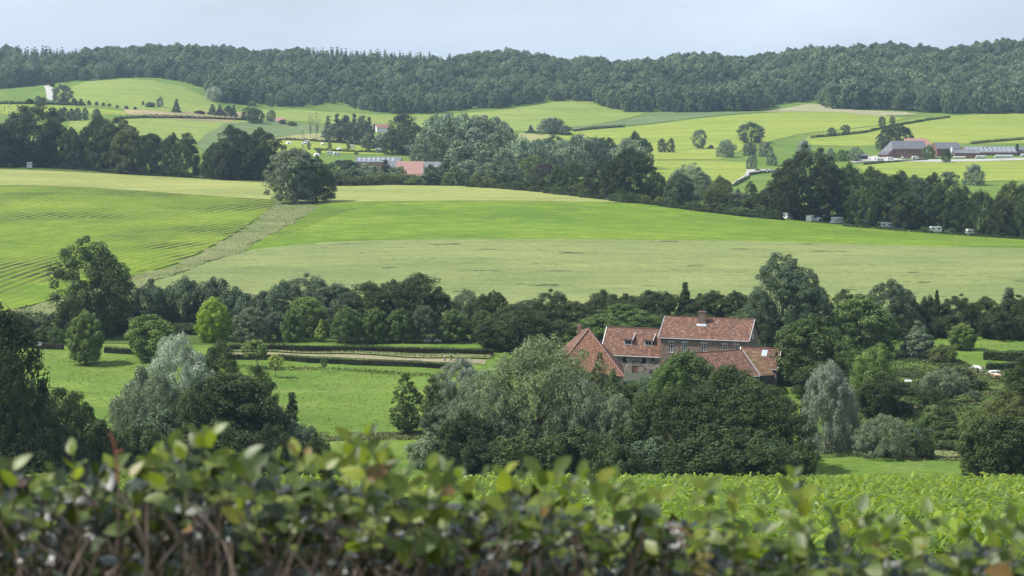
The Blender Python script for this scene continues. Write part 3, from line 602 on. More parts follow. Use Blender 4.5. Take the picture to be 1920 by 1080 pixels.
# --- right tree row by the beet field; cloud shadow partly put into leaf colours
grove('trees along the camp site on the right', 'along the camper van site', [
 (1170, 278, 885, 108, 'oak', 'k', None, 'big dark round oak left of the small farm road'), (1120, 300, 900, 70, 'oak', 'k'), (1075, 305, 930, 66, 'oak', 'd'), (1050, 310, 940, 40, 'maple', 'd'), (1225, 320, 880, 50, 'bush', 'd'), (1272, 322, 870, 58, 'maple', 'b'), (1306, 307, 930, 84, 'oak', 'f'), (1340, 346, 862, 60, 'oak', 'o'), (1350, 330, 900, 50, 'maple', 'o'),
 (1385, 355, 880, 50, 'bush', 'g'), (1415, 362, 870, 60, 'bush', 'd'), (1410, 340, 960, 24, 'maple', 'd'), (1494, 275, 842, 122, 'oak', 'k', None, 'tallest very dark oak above the parked camper vans'), (1445, 350, 860, 60, 'maple', 'd'), (1555, 300, 850, 80, 'oak', 'k'), (1600, 308, 850, 90, 'oak', 'd'), (1640, 314, 850, 70, 'oak', 'd'),
 (1680, 322, 846, 74, 'oak', 'd'), (1722, 330, 842, 66, 'oak', 'b'), (1765, 338, 836, 74, 'oak', 'd'), (1745, 325, 860, 50, 'oak', 'k'), (1800, 350, 830, 60, 'maple', 'd'), (1840, 358, 826, 70, 'weep', 'd'), (1890, 340, 820, 60, 'weep', 'o'), (1925, 345, 815, 76, 'oak', 'd'), (1870, 368, 818, 50, 'maple', 'd'), (1620, 350, 836, 66, 'oak', 'm'), (1700, 360, 834, 60, 'maple', 'd'), (1950, 360, 815, 80, 'oak', 'd')])
grove('bushes at the foot of the camp site row', 'below the camper site trees', [(px, yt, None, w, 'shrub', c, yb) for px, yt, w, c, yb in (
 (1260, 372, 36, 'd', 385), (1300, 378, 44, 'd', 393), (1345, 380, 50, 'd', 398), (1390, 388, 50, 'm', 404), (1430, 386, 40, 'd', 407), (1455, 392, 30, 'm', 409), (1510, 402, 26, 'd', 414), (1548, 405, 24, 'm', 417), (1600, 410, 30, 'm', 421), (1632, 414, 26, 'm', 424), (1690, 405, 40, 'm', 428), (1718, 408, 34, 'm', 431), (1760, 400, 36, 'o', 433), (1808, 424, 26, 'd', 437), (1855, 420, 34, 'd', 441), (1895, 424, 40, 'd', 444))])
# --- middle valley groves
grove('trees in the middle of the valley', 'in the middle valley grove', [
 (755, 213, 1560, 60, 'oak_f', 'd'), (775, 235, 1520, 60, 'oak_f', 'd'), (735, 255, 1500, 40, 'round_f', 'd'), (810, 214, 1460, 60, 'tall_f', 'f'), (840, 212, 1450, 60, 'tall_f', 'f'), (870, 213, 1450, 60, 'tall_f', 'f'), (900, 216, 1455, 60, 'tall_f', 'g'), (930, 220, 1455, 60, 'tall_f', 'f'), (955, 238, 1450, 44, 'round_f', 'g'), (800, 240, 1420, 50, 'round_f', 'g'), (850, 236, 1400, 70, 'round_f', 'g'), (890, 240, 1400, 60, 'round_f', 'f'),
 (930, 250, 1380, 60, 'round_f', 'g'), (790, 260, 1330, 44, 'tall_f', 'g'), (830, 262, 1300, 60, 'tall_f', 'm'), (865, 262, 1200, 64, 'tall_f', 'g'), (905, 268, 1200, 70, 'tall_f', 'g'), (940, 278, 1190, 56, 'round_f', 'g'), (975, 258, 1330, 70, 'willow_f', 'f'), (1010, 262, 1330, 60, 'willow_f', 'f'), (985, 285, 1250, 50, 'round_f', 'b'), (1000, 292, 1180, 48, 'oak_f', 'l'),
 (1020, 305, 1140, 44, 'oak_f', 'p'), (1030, 252, 1500, 60, 'oak_f', 'b'), (1055, 262, 1350, 56, 'willow_f', 'f'), (1085, 252, 1380, 70, 'willow_f', 'g'), (1120, 258, 1380, 60, 'willow_f', 'b'), (1078, 275, 1300, 80, 'willow_f', 'g'), (1138, 258, 1360, 44, 'round_f', 'b'), (1178, 260, 1330, 70, 'willow_f', 'g'), (1190, 246, 1400, 28, 'oak_f', 'd'), (1208, 260, 1380, 34, 'round_f', 'd'),
 (880, 300, 1120, 60, 'round_f', 'g'), (920, 305, 1110, 60, 'round_f', 'g'), (850, 312, 1110, 40, 'bush_f', 'm'), (960, 310, 1110, 50, 'round_f', 'b'), (1048, 290, 1250, 50, 'round_f', 'b')])
grove('trees round the red roofed farm', 'round the red roofed farm', [
 (655, 300, 1180, 44, 'round_f', 'd'), (640, 300, 1120, 60, 'oak_f', 'b'), (690, 306, 1170, 44, 'round_f', 'g'), (722, 300, 1150, 34, 'spruce_f', 'k'), (700, 310, 1130, 40, 'round_f', 'g'), (736, 312, 1150, 28, 'round_f', 'f'), (752, 312, 1160, 22, 'round_f', 'l'), (660, 318, 1110, 80, 'bush_f', 'd'), (717, 326, 1080, 22, 'bush_f', 'c'), (806, 308, 1190, 24, 'round_f', 'b'), (832, 306, 1200, 30, 'round_f', 'b'), (815, 318, 1130, 60, 'bush_f', 'd'), (625, 315, 1100, 50, 'bush_f', 'm'), (775, 330, 1090, 40, 'bush_f', 'm')])
grove('dark plantation above the camping meadow', 'above the camping meadow', [
 (615, 218, 1640, 26, 'spruce_f', 'b'), (632, 214, 1650, 26, 'spruce_f', 'b'), (648, 216, 1650, 26, 'round_f', 'b'), (664, 214, 1650, 24, 'spruce_f', 'b'), (680, 217, 1640, 26, 'round_f', 'b'), (692, 220, 1640, 22, 'spruce_f', 'b'), (625, 232, 1600, 40, 'round_f', 'g'), (655, 230, 1600, 40, 'round_f', 'b'), (682, 232, 1590, 40, 'round_f', 'b'), (690, 248, 1560, 30, 'bush_f', 'g'), (712, 252, 1560, 40, 'bush_f', 'g'), (740, 242, 1560, 40, 'oak_f', 'd'),
 (582, 212, 1620, 14, 'bare', 'g'), (594, 210, 1620, 16, 'bare', 'g')])
# --- isolated far trees
grove('single trees dotted over the far fields', 'on the far right fields', [
 (995, 234, None, 14, 'spruce_f', 'b', 248), (1028, 221, None, 40, 'willow_f', 'f', 250), (1038, 221, None, 40, 'oak_f', 'b', 252), (1060, 235, None, 26, 'round_f', 'b', 254), (1242, 260, None, 18, 'round_f', 'b', 286), (1258, 259, None, 16, 'round_f', 'b', 286), (1313, 243, None, 29, 'oak_f', 'g', 279), (1333, 272, None, 10, 'bush_f', 'd', 279),
 (1362, 262, None, 36, 'willow_f', 'f', 295), (1409, 229, None, 52, 'oak_f', 'b', 268, 'dark round lone oak standing high in the bright far field'), (1405, 267, None, 28, 'willow_f', 'g', 292), (1436, 266, None, 30, 'willow_f', 'g', 294), (1409, 290, None, 20, 'willow_f', 'f', 318), (1447, 286, None, 22, 'willow_f', 'f', 310), (1507, 262, None, 30, 'willow_f', 's', 290), (1560, 239, None, 17, 'round_f', 'b', 255), (1586, 234, None, 18, 'round_f', 'b', 252),
 (1653, 218, None, 14, 'oak_f', 'b', 239), (1673, 218, None, 13, 'oak_f', 'b', 232), (1668, 232, None, 46, 'oak_f', 'd', 282), (1695, 231, None, 42, 'oak_f', 'd', 280), (1655, 250, None, 24, 'oak_f', 'b', 284), (1642, 181, None, 19, 'tall_f', 'f', 205), (1538, 277, None, 18, 'round_f', 'f', 300), (1557, 277, None, 14, 'round_f', 'f', 300), (1540, 286, None, 18, 'round_f', 'l', 303), (1563, 284, None, 14, 'round_f', 'l', 303),
 (1578, 280, None, 18, 'round_f', 'l', 302), (1604, 276, None, 26, 'round_f', 'f', 303), (1590, 282, None, 16, 'round_f', 'm', 302), (1743, 271, None, 27, 'oak_f', 'l', 297, 'bright light green round tree before the far right farmhouse'), (1775, 279, None, 20, 'oak_f', 'd', 305), (1780, 322, None, 40, 'round_f', 'b', 346), (1826, 308, None, 44, 'willow_f', 'f', 347), (1845, 296, None, 10, 'bush_f', 'f', 298)])
grove('single trees on the far left hillside', 'on the left hillside', [
 (118, 160, None, 44, 'oak_f', 'b', 193, 'dark domed tree beside the pale country road'), (98, 152, None, 10, 'bush_f', 'd', 163), (72, 180, None, 12, 'round_f', 'b', 194), (82, 182, None, 10, 'bush_f', 'b', 194), (140, 184, None, 10, 'bush_f', 'b', 194), (152, 185, None, 9, 'bush_f', 'b', 196), (167, 188, None, 8, 'bush_f', 'b', 197), (181, 190, None, 8, 'bush_f', 'b', 198), (194, 192, None, 7, 'bush_f', 'b', 199), (205, 194, None, 7, 'bush_f', 'b', 200), (220, 197, None, 6, 'bush_f', 'b', 203), (237, 198, None, 8, 'bush_f', 'b', 205), (253, 200, None, 7, 'bush_f', 'b', 206),
 (268, 189, None, 5, 'round_f', 'b', 198), (281, 191, None, 18, 'bush_f', 'b', 201), (299, 181, None, 14, 'oak_f', 'g', 201), (331, 186, None, 19, 'spruce_f', 'd', 211), (400, 163, None, 30, 'willow_f', 's', 190), (412, 168, None, 22, 'willow_f', 'f', 190), (425, 178, None, 14, 'willow_f', 'f', 192),
 (398, 195, None, 20, 'spruce_f', 'b', 216), (412, 196, None, 18, 'spruce_f', 'b', 217), (428, 198, None, 20, 'round_f', 'b', 218), (438, 197, None, 16, 'spruce_f', 'b', 219), (375, 207, None, 20, 'bush_f', 'd', 214), (470, 200, None, 36, 'oak_f', 'd', 226), (480, 201, None, 36, 'oak_f', 'd', 232), (508, 206, None, 20, 'round_f', 'g', 228), (530, 224, None, 14, 'bush_f', 'd', 233), (548, 228, None, 18, 'bush_f', 'd', 236),
 (112, 203, None, 16, 'round_f', 'b', 226), (120, 201, None, 18, 'round_f', 'b', 226), (133, 203, None, 14, 'round_f', 'b', 226), (145, 202, None, 18, 'round_f', 'b', 226), (160, 202, None, 14, 'round_f', 'b', 225), (181, 204, None, 17, 'round_f', 'b', 222)])
grove('small trees of the camping meadow', 'in the camping meadow', [
 (579, 267, None, 8, 'round_f', 'l', 281), (618, 264, None, 9, 'round_f', 'l', 280), (653, 265, None, 8, 'round_f', 'l', 281), (690, 268, None, 9, 'round_f', 'l', 284), (598, 277, None, 9, 'bush_f', 'b', 288), (735, 266, None, 20, 'round_f', 'l', 282), (750, 270, None, 16, 'bush_f', 'g', 290), (770, 273, None, 40, 'bush_f', 'g', 291), (795, 276, None, 24, 'bush_f', 'g', 292), (668, 283, None, 8, 'bush_f', 'm', 290)])

# ------------------------------------------------------------------ hedges: leafy strips following the ground
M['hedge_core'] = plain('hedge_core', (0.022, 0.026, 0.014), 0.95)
def hedge(pts, hgt, wid, col, label, dmin=400, L=0.4, dens=26, group=None, rough=0.15, name='hedge', stuff=False, lw=0.65):
    rng = np.random.default_rng(int(pts[0][0]*3+pts[0][1]*7))
    W = [hit(px, y, dmin) for px, y in pts]; base = W[0].copy()
    P_ = []; Nn = []; S = []
    for a, b in zip(W[:-1], W[1:]):
        ln = (b-a).length; n = int(ln*dens*2.2*(hgt+wid)/2.5)
        u = rng.random(n); face = rng.random(n)
        dx = (b.x-a.x)/ln; dy = (b.y-a.y)/ln
        side = np.where(face < 0.55, -0.5, np.where(face < 0.72, 0.5, rng.uniform(-0.5, 0.5, n)))
        zt = np.where(face < 0.72, rng.random(n), 1.0)
        x = a.x+(b.x-a.x)*u; y = a.y+(b.y-a.y)*u
        lump = 1+rough*(np.sin(x*0.9+y*0.7)+np.sin(x*0.33-y*0.4+2)+0.8*np.sin(x*2.1+y*1.3))
        px_ = x - dy*(-side)*wid*lump*-1 + rng.normal(size=n)*0.08; py_ = y + dx*side*wid*lump*(-1 if dx < 0 else 1) + rng.normal(size=n)*0.08
        z = hmap(px_, py_) + zt*hgt*lump + rng.normal(size=n)*0.07
        P_.append(np.stack([px_, py_, z], 1))
        Nn.append(np.stack([-dy*side, dx*side*(1 if dx > 0 else -1), 0.35+(face >= 0.72)*0.9], 1)+rng.normal(size=(n, 3))*0.45)
    P_ = np.concatenate(P_)-np.array(base); Nn = np.concatenate(Nn); n = len(P_); s = rng.uniform(0.7, 1.35, n)
    xx = P_[:, 0]*0.5; tint = np.clip(0.4+0.2*np.sin(xx)+rng.normal(size=n)*0.22, 0, 1)
    me = leaf_mesh(name, P_, Nn, L*s, L*lw*s, rng, M['leaf'], 0, tint)
    o = link(name, me, None, base); c = COL[col]; o.color = (*c, 1)
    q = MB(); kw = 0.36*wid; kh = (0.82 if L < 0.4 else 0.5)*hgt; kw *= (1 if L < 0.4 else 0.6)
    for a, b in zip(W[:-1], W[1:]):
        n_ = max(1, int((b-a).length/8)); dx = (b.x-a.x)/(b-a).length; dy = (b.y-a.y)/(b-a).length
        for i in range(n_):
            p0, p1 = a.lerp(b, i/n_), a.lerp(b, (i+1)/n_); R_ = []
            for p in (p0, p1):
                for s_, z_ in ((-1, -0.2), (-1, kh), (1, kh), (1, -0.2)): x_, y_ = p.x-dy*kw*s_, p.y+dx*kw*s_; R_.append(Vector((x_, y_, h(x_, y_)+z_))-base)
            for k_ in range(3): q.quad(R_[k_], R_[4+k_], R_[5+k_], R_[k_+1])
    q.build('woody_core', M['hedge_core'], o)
    tag(o, label, 'hedge', group); return o
hedge([(430, 658), (520, 657), (640, 660), (740, 662), (860, 665), (925, 667)], 1.5, 1.3, 'k', 'clipped dark hedge behind the footpath, in front of the rounded roadside trees', 400, 0.24, 70, rough=0.03)
hedge([(425, 674), (480, 674), (520, 676), (580, 680), (640, 683), (740, 687), (830, 692), (865, 694)], 1.25, 1.1, 'k', 'clipped dark hedge on the meadow side of the footpath', 400, 0.24, 70, rough=0.03)
hedge([(-60, 644), (36, 650), (118, 656)], 1.4, 1.0, 'k', 'clipped hedge below the information board', 400, 0.24, 70, rough=0.03)
hedge([(196, 662), (255, 665), (330, 668)], 1.4, 1.0, 'k', 'clipped hedge between the two light green meadow trees', 400, 0.24, 70, rough=0.04)
hedge([(1845, 674), (1890, 677), (1990, 680)], 2.2, 2.6, 'd', 'broad clipped hedge above the cows', 400, 0.3, 60, rough=0.05)
hedge([(1850, 694), (1900, 693), (1990, 697)], 1.6, 1.4, 'd', 'low dark hedge just behind the cows', 400, 0.3, 60, rough=0.06)
hedge([(-100, 318), (20, 314), (120, 311), (200, 316), (300, 326), (420, 332), (500, 340)], 1.6, 3, 'd', 'low scrubby hedge under the left tree row', 900, 0.5, 10, rough=0.3)
hedge([(560, 346), (640, 349), (700, 348), (760, 347), (880, 349)], 4.2, 5, 'o', 'ragged olive green hedge along the top of the pale field', 900, 0.6, 26, rough=0.22)
hedge([(880, 351), (940, 354), (1000, 359), (1060, 366), (1120, 373), (1180, 381), (1240, 388)], 2.2, 4, 'd', 'low green hedge curving down beside the pale field', 850, 0.5, 26, rough=0.35)
hr_ = random.Random(31)
grove('bushes of the hedge beside the pale field', 'in the hedge beside the pale field', [(px+hr_.uniform(-5, 5), y-hr_.uniform(15, 27), None, hr_.uniform(20, 34), 'bush', hr_.choice('dmo'), y) for px, y in [(x_, float(np.interp(x_, [880, 940, 1000, 1060, 1120, 1180, 1240], [349, 352, 357, 363, 370, 378, 386]))) for x_ in range(885, 1245, 15)]])
hedge([(1240, 388), (1300, 396), (1400, 408), (1470, 414)], 2.6, 4, 'd', 'low scrub hedge left of the parked camper vans', 800, 0.5, 14, rough=0.3)
hedge([(1580, 425), (1700, 435), (1800, 442), (1930, 451)], 1.1, 3, 'd', 'low scrub hedge at the right foot of the camp site trees', 780, 0.5, 14, rough=0.3)
for pts, lab, w in (
 ([(215, 224), (260, 222), (320, 222), (400, 224), (470, 226)], 'dark hedge line across the left hillside fields', 3.0),
 ([(0, 195), (60, 195), (160, 198)], 'dark hedge line below the pale country road', 3.0),
 ([(985, 250), (1030, 252), (1075, 253)], 'short dark hedge beside the small far conifer', 2.0),
 ([(1075, 247), (1120, 242), (1170, 239)], 'thin hedge from the far willows into the upper field', 2.6),
 ([(1520, 259), (1560, 256), (1620, 250), (1650, 243), (1700, 233), (1740, 226), (1780, 221)], 'long thin hedge climbing past the far right oak', 2.4),
 ([(1820, 270), (1870, 266), (1930, 261), (2000, 258)], 'thin hedge behind the far right sheds', 2.2),
 ([(525, 262), (590, 265), (650, 270), (715, 277)], 'clipped hedge along the top of the camping meadow', 2.0),
 ([(590, 282), (650, 285), (720, 287)], 'clipped hedge along the bottom of the camping meadow', 2.0),
 ([(1377, 349), (1384, 344), (1403, 334)], 'short clipped hedge beside the pale farm lane', 1.6),
 ([(1405, 329), (1425, 325), (1450, 323)], 'short hedge at the bridge', 1.6),
 ([(1620, 309), (1690, 303), (1740, 301)], 'low hedge before the white caravans', 1.6)):
    hedge(pts, w*0.8, w, 'd', lab, 1150, 0.8, 9, 'hedges between the far fields', rough=0.2)

# ------------------------------------------------------------------ woods on the far ridge
EDGE = [(-400, 166), (0, 167), (77, 160), (120, 155), (167, 151), (233, 146.5), (300, 147.5), (333, 152), (383, 167), (400, 190), (443, 197), (500, 202), (567, 202), (627, 195), (640, 195), (673, 207), (740, 214), (807, 213), (873, 208), (940, 203), (1023, 192),
        (1100, 190), (1123, 197), (1173, 212), (1273, 212), (1397, 210), (1447, 203), (1523, 187), (1527, 193), (1553, 206), (1613, 206), (1673, 208), (1747, 214), (1920, 214), (2320, 214)]
def edgeD(px, y):
    d = np.arange(1800, 2300, 2.0); zg = hmap((px-CX)/F*d, d); i = np.nonzero(zg >= -(y-YH)/F*d)[0]
    return float(d[i[0]]) if len(i) else 2060.0
EPX = np.arange(-400, 2321, 8.0); EY = np.interp(EPX, [e[0] for e in EDGE], [e[1] for e in EDGE]); ED = np.array([edgeD(p, y) for p, y in zip(EPX, EY)])
rng = np.random.default_rng(5)
cell = 12.4; xs = np.arange(-900, 900, cell); ys = np.arange(1850, 2720, cell)
XX, YY = np.meshgrid(xs, ys); XX = (XX+rng.uniform(-3.4, 3.4, XX.shape)).ravel(); YY = (YY+rng.uniform(-3.4, 3.4, YY.shape)).ravel()
pp = CX+F*XX/YY; eD = np.interp(pp, EPX, ED)
keep = (pp > -190) & (pp < 2110) & (YY > eD+4); XX, YY, pp, eD = XX[keep], YY[keep], pp[keep], eD[keep]
ZZ = hmap(XX, YY); depthin = YY-eD
big = np.clip((pp-1150)/500, 0, 1)
conif = ((pp > 560) & (pp < 850) & (YY > 2440)) | ((pp > 30) & (pp < 150) & (YY > 2440)) | ((pp > 1180) & (pp < 1240) & (YY > 2500) & (rng.random(len(pp)) < 0.4)) | (rng.random(len(pp)) < 0.025) | ((pp > 450) & (pp < 620) & (depthin < 60) & (rng.random(len(pp)) < 0.5))
kidx = np.where(conif, 4 + (rng.random(len(pp)) < 0.5), rng.integers(0, 4, len(pp)))
scl = rng.uniform(0.62, 1.45, len(pp))*(0.88+0.34*big)*(1+0.26*np.sin(XX*0.021+YY*0.013)*np.sin(XX*0.008-YY*0.017+1)+0.08*np.sin(XX*0.05+2))*np.where(conif, 0.86, 1.0)
# the largest trees along the edge of the wood stand as single trees
fr = np.nonzero((depthin < 11) & (pp > -20) & (pp < 1940) & ~conif)[0]
fr = fr[np.argsort(pp[fr])]; fr = fr[:: max(1, len(fr)//44)][:44]
sel = np.zeros(len(pp), bool); sel[fr] = True
WP = [proto('wood_f', v, 'wood_leaf') for v in range(4)] + [proto('pine_f', v, 'wood_leaf') for v in range(2)]
wood_objs = {}
def forest_proto_obj(i):
    return wood_objs[i]
for n_, i in enumerate(fr):
    k = n_ % 4; cm, tm, W0, H0 = WP[k]
    r = empty('woodland_edge_tree', (float(XX[i]), float(YY[i]), float(ZZ[i])), _rot.uniform(0, 6.28)); s = float(scl[i])*1.0; r.scale = (s, s, s*1.12)
    cr = link('crown', cm, r); link('trunk', tm, r); wood_objs.setdefault(k, cr)
    tag(r, 'woodland tree, %s from the left of those along the far wood edge' % (ORD[n_+1] if n_+1 < len(ORD) else 'last'), 'tree', 'trees along the edge of the far wood')
for k in (4, 5):
    cm, tm, W0, H0 = WP[k]; px_ = (690, 470)[k-4]; g = G(px_, 2095)
    r = empty('woodland_spruce_tree', g, 1.0); cr = link('crown', cm, r); link('trunk', tm, r); wood_objs[k] = cr
    tag(r, ('pointed spruce at the middle wood edge above the dark plantation', 'pointed spruce at the wood edge above the camping meadow')[k-4], 'tree', 'spruces at the wood edge')
XX, YY, ZZ, kidx, scl = XX[~sel], YY[~sel], ZZ[~sel], kidx[~sel], scl[~sel]
me = bpy.data.meshes.new('woodland'); nP = len(XX); me.vertices.add(nP); me.vertices.foreach_set('co', np.column_stack([XX, YY, ZZ-0.3]).astype(np.float32).ravel())
for nm, typ, dat in (('pick', 'INT', kidx.astype(np.int32)), ('size', 'FLOAT', scl.astype(np.float32)), ('turn', 'FLOAT', rng.uniform(0, 6.28, nP).astype(np.float32))):
    a = me.attributes.new(nm, typ, 'POINT'); a.data.foreach_set('value', dat)
wd = link('woodland', me); tag(wd, 'dense mixed forest covering the far ridge under the sky', 'forest', kind='stuff')
ng = bpy.data.node_groups.new('forest_scatter', 'GeometryNodeTree')
ng.interface.new_socket('Geometry', in_out='INPUT', socket_type='NodeSocketGeometry'); ng.interface.new_socket('Geometry', in_out='OUTPUT', socket_type='NodeSocketGeometry')
gi = ng.nodes.new('NodeGroupInput'); go = ng.nodes.new('NodeGroupOutput'); iop = ng.nodes.new('GeometryNodeInstanceOnPoints'); jn = ng.nodes.new('GeometryNodeJoinGeometry')
for k in reversed(range(6)):
    oi = ng.nodes.new('GeometryNodeObjectInfo'); oi.inputs['Object'].default_value = wood_objs[k]; oi.inputs['As Instance'].default_value = True; oi.transform_space = 'ORIGINAL'
    ng.links.new(oi.outputs['Geometry'], jn.inputs[0])
def named(nm, typ):
    n = ng.nodes.new('GeometryNodeInputNamedAttribute'); n.data_type = typ; n.inputs['Name'].default_value = nm; return n.outputs[0]
ng.links.new(gi.outputs[0], iop.inputs['Points']); ng.links.new(jn.outputs[0], iop.inputs['Instance']); iop.inputs['Pick Instance'].default_value = True
ng.links.new(named('pick', 'INT'), iop.inputs['Instance Index'])
cb = ng.nodes.new('ShaderNodeCombineXYZ'); ng.links.new(named('turn', 'FLOAT'), cb.inputs[2]); ng.links.new(cb.outputs[0], iop.inputs['Rotation'])
ng.links.new(named('size', 'FLOAT'), iop.inputs['Scale']); ng.links.new(iop.outputs[0], go.inputs[0])
md = wd.modifiers.new('scatter', 'NODES'); md.node_group = ng

# ------------------------------------------------------------------ loose growth that nobody could count: tufts and weeds
def tufts(name, poly, n, hgt, cols, label, dmin=350, seed=1, clump=0.0, wid=0.5):
    rng = np.random.default_rng(seed); W = [tuple(hit(px, y, dmin)[:2]) for px, y in poly]; xs = [p[0] for p in W]; ys = [p[1] for p in W]
    X = rng.uniform(min(xs), max(xs), n*3); Y = rng.uniform(min(ys), max(ys), n*3); k = inside(W, X, Y)
    if clump: k &= (np.sin(X*0.23+Y*0.11)*np.sin(Y*0.19-X*0.07)+0.5*np.sin(X*0.9)*np.sin(Y*0.7)) > rng.uniform(-1.2, clump, n*3)
    X, Y = X[k][:n], Y[k][:n]; m_ = len(X); s = hgt*rng.uniform(0.5, 1.6, m_); Z = hmap(X, Y)+s*0.3; base = np.array([X.mean(), Y.mean(), 0])
    nr = rng.normal(size=(m_, 3)); nr[:, 2] = np.abs(nr[:, 2])*0.8
    me = leaf_mesh(name, np.column_stack([X, Y, Z])-base, nr, s, s*wid, rng, M[cols], 0.0); o = link(name, me, None, tuple(base)); tag(o, label, 'grass', kind='stuff'); return o
def grass_mat(name, stops):
    m, nt, out = newmat(name); at = N(nt, 'ShaderNodeAttribute', attribute_name='tint'); c = ramp(nt, at.outputs['Fac'], stops)
    b = N(nt, 'ShaderNodeBsdfPrincipled', {'Base Color': c, 'Roughness': 0.8, 'Specular IOR Level': 0.15}); t = N(nt, 'ShaderNodeBsdfTranslucent', {'Color': c}); mx = N(nt, 'ShaderNodeMixShader', {0: 0.3})
    nt.links.new(b.outputs[0], mx.inputs[1]); nt.links.new(t.outputs[0], mx.inputs[2]); nt.links.new(mx.outputs[0], out.inputs[0]); M[name] = m
grass_mat('dry_tuft', [(0, (0.09, 0.15, 0.035)), (0.45, (0.17, 0.20, 0.075)), (1, (0.29, 0.27, 0.15))])
grass_mat('green_tuft', [(0, (0.06, 0.10, 0.022)), (0.6, (0.12, 0.17, 0.035)), (1, (0.20, 0.21, 0.08))])
grass_mat('meadow_tuft', [(0, (0.11, 0.17, 0.03)), (0.6, (0.16, 0.21, 0.045)), (1, (0.22, 0.23, 0.10))])
grass_mat('weed', [(0, (0.035, 0.06, 0.020)), (0.6, (0.075, 0.11, 0.032)), (1, (0.16, 0.15, 0.08))])
grass_mat('crop_tuft', [(0, (0.08, 0.15, 0.018)), (0.6, (0.15, 0.22, 0.025)), (1, (0.24, 0.28, 0.05))])
tufts('rough_grass', [(508,377),(566,378),(612,386),(608,394),(575,414),(512,446),(455,478),(395,497),(330,526),(268,552),(280,575),(180,600),(40,610),(-60,610),(60,568),(150,543),(262,510),(328,491),(368,471),(420,445),(452,425),(488,400)], 6000, 0.6, 'dry_tuft', 'tussocks of dry grass along the strip between the crop fields', 400, 2, 0.9)
tufts('meadow_tufts', [(40,656),(260,674),(430,680),(860,698),(830,720),(790,815),(560,830),(560,780),(200,790),(40,740)], 5000, 0.22, 'meadow_tuft', 'scattered grass tufts in the left meadow', 350, 3, 0.5, 0.9)
tufts('bank_grass', [(425,656),(520,656),(640,658),(740,660),(860,663),(925,668),(925,674),(860,672),(740,669),(640,664),(520,661),(425,661)], 6000, 0.55, 'dry_tuft', 'long dry grass on the bank beside the footpath', 400, 4, 0.9)
tufts('hedge_foot_growth', [(425,684),(580,690),(740,698),(865,704),(880,710),(740,704),(580,696),(425,690)], 2500, 0.45, 'green_tuft', 'nettles and tall grass at the foot of the meadow hedge', 400, 5, 0.7)
tufts('garden_weeds', [(1600,700),(1700,660),(1790,672),(1830,690),(1990,700),(1990,860),(1860,862),(1700,860),(1560,860),(1540,800)], 22000, 0.6, 'weed', 'rough weeds and grass covering the garden slope', 350, 6, 0.9)
tufts('cow_pasture_growth', [(1790,690),(1850,696),(1990,700),(1990,760),(1900,770),(1820,760),(1770,730)], 7000, 0.5, 'dry_tuft', 'brown rough growth around the cows', 350, 7, 0.4)
tufts('riverbank_grass', [(1490,838),(1700,850),(1990,852),(1990,868),(1860,866),(1700,864),(1490,850)], 4500, 0.5, 'dry_tuft', 'dry riverbank grass on the right', 300, 8, 0.8)
tufts('riverbank_grass', [(560,832),(800,826),(800,812),(560,814)], 3500, 0.5, 'dry_tuft', 'dry riverbank grass below the left meadow', 300, 9, 0.8)
tufts('field_edge_growth', [(1240,386),(1440,408),(1600,423),(1800,442),(2000,456),(2000,450),(1800,436),(1600,417),(1440,402),(1240,381)], 6000, 0.9, 'weed', 'weedy growth along the edge below the camp trees', 780, 10, 0.9)
tufts('field_edge_growth', [(-60,600),(60,575),(60,585),(100,600),(100,640),(-60,640)], 3000, 0.8, 'weed', 'weedy growth at the lower left field corner', 400, 11, 0.9)
tufts('beet_leaves', [(455,474),(520,441),(600,404),(760,382),(1100,381),(1240,386),(1440,407),(1700,431),(1990,456),(1990,468),(1600,459),(1300,452),(900,450),(620,454)], 26000, 0.4, 'crop_tuft', 'leafy crop plants giving the bright field its grain', 600, 12, 0.0, 0.9)
tufts('beet_leaves', [(-60,352),(60,352),(300,364),(515,378),(490,404),(420,449),(330,495),(200,533),(60,573),(-60,600)], 11000, 0.36, 'crop_tuft', 'leafy crop plants giving the left field its grain', 600, 13, 0.0, 0.9)
# ------------------------------------------------------------------ building materials
def tile_mat(name, cols, tw=0.30, th=0.34, mortar=(0.05, 0.03, 0.025), msize=0.03, patch=(0.10, 0.09, 0.06), off=0.5, pamt=0.6):
    m, nt, out = newmat(name)
    uv = N(nt, 'ShaderNodeUVMap').outputs[0]
    b = N(nt, 'ShaderNodeTexBrick', {'Vector': uv, 'Scale': 1.0, 'Brick Width': tw, 'Row Height': th, 'Mortar Size': msize, 'Mortar Smooth': 0.3, 'Color1': c4((0, 0, 0)), 'Color2': c4((1, 1, 1)), 'Mortar': c4((0.5, 0.5, 0.5))}, offset=off)
    n1 = noise(nt, uv, 1.6, 3, 0.7); n2 = noise(nt, uv, 0.35, 3, 0.6)
    f = mth(nt, 'ADD', mth(nt, 'MULTIPLY', b.outputs[0], 0.45), mth(nt, 'MULTIPLY', n1, 0.6))
    c = ramp(nt, f, [(0.2, cols[0]), (0.45, cols[1]), (0.65, cols[2]), (0.85, cols[3])])
    c = mixc(nt, mth(nt, 'MULTIPLY', ramp(nt, n2, [(0.5, (0,)*3), (0.72, (1,)*3)]), pamt), c, patch)
    c = mixc(nt, b.outputs['Fac'], c, mortar)
    bs = N(nt, 'ShaderNodeBsdfPrincipled', {'Base Color': c, 'Roughness': 0.85, 'Specular IOR Level': 0.25})
    bp = N(nt, 'ShaderNodeBump', {'Strength': 0.5, 'Distance': 0.04, 'Height': b.outputs['Fac']}, invert=True); nt.links.new(bp.outputs[0], bs.inputs['Normal'])
    nt.links.new(bs.outputs[0], out.inputs[0]); return m
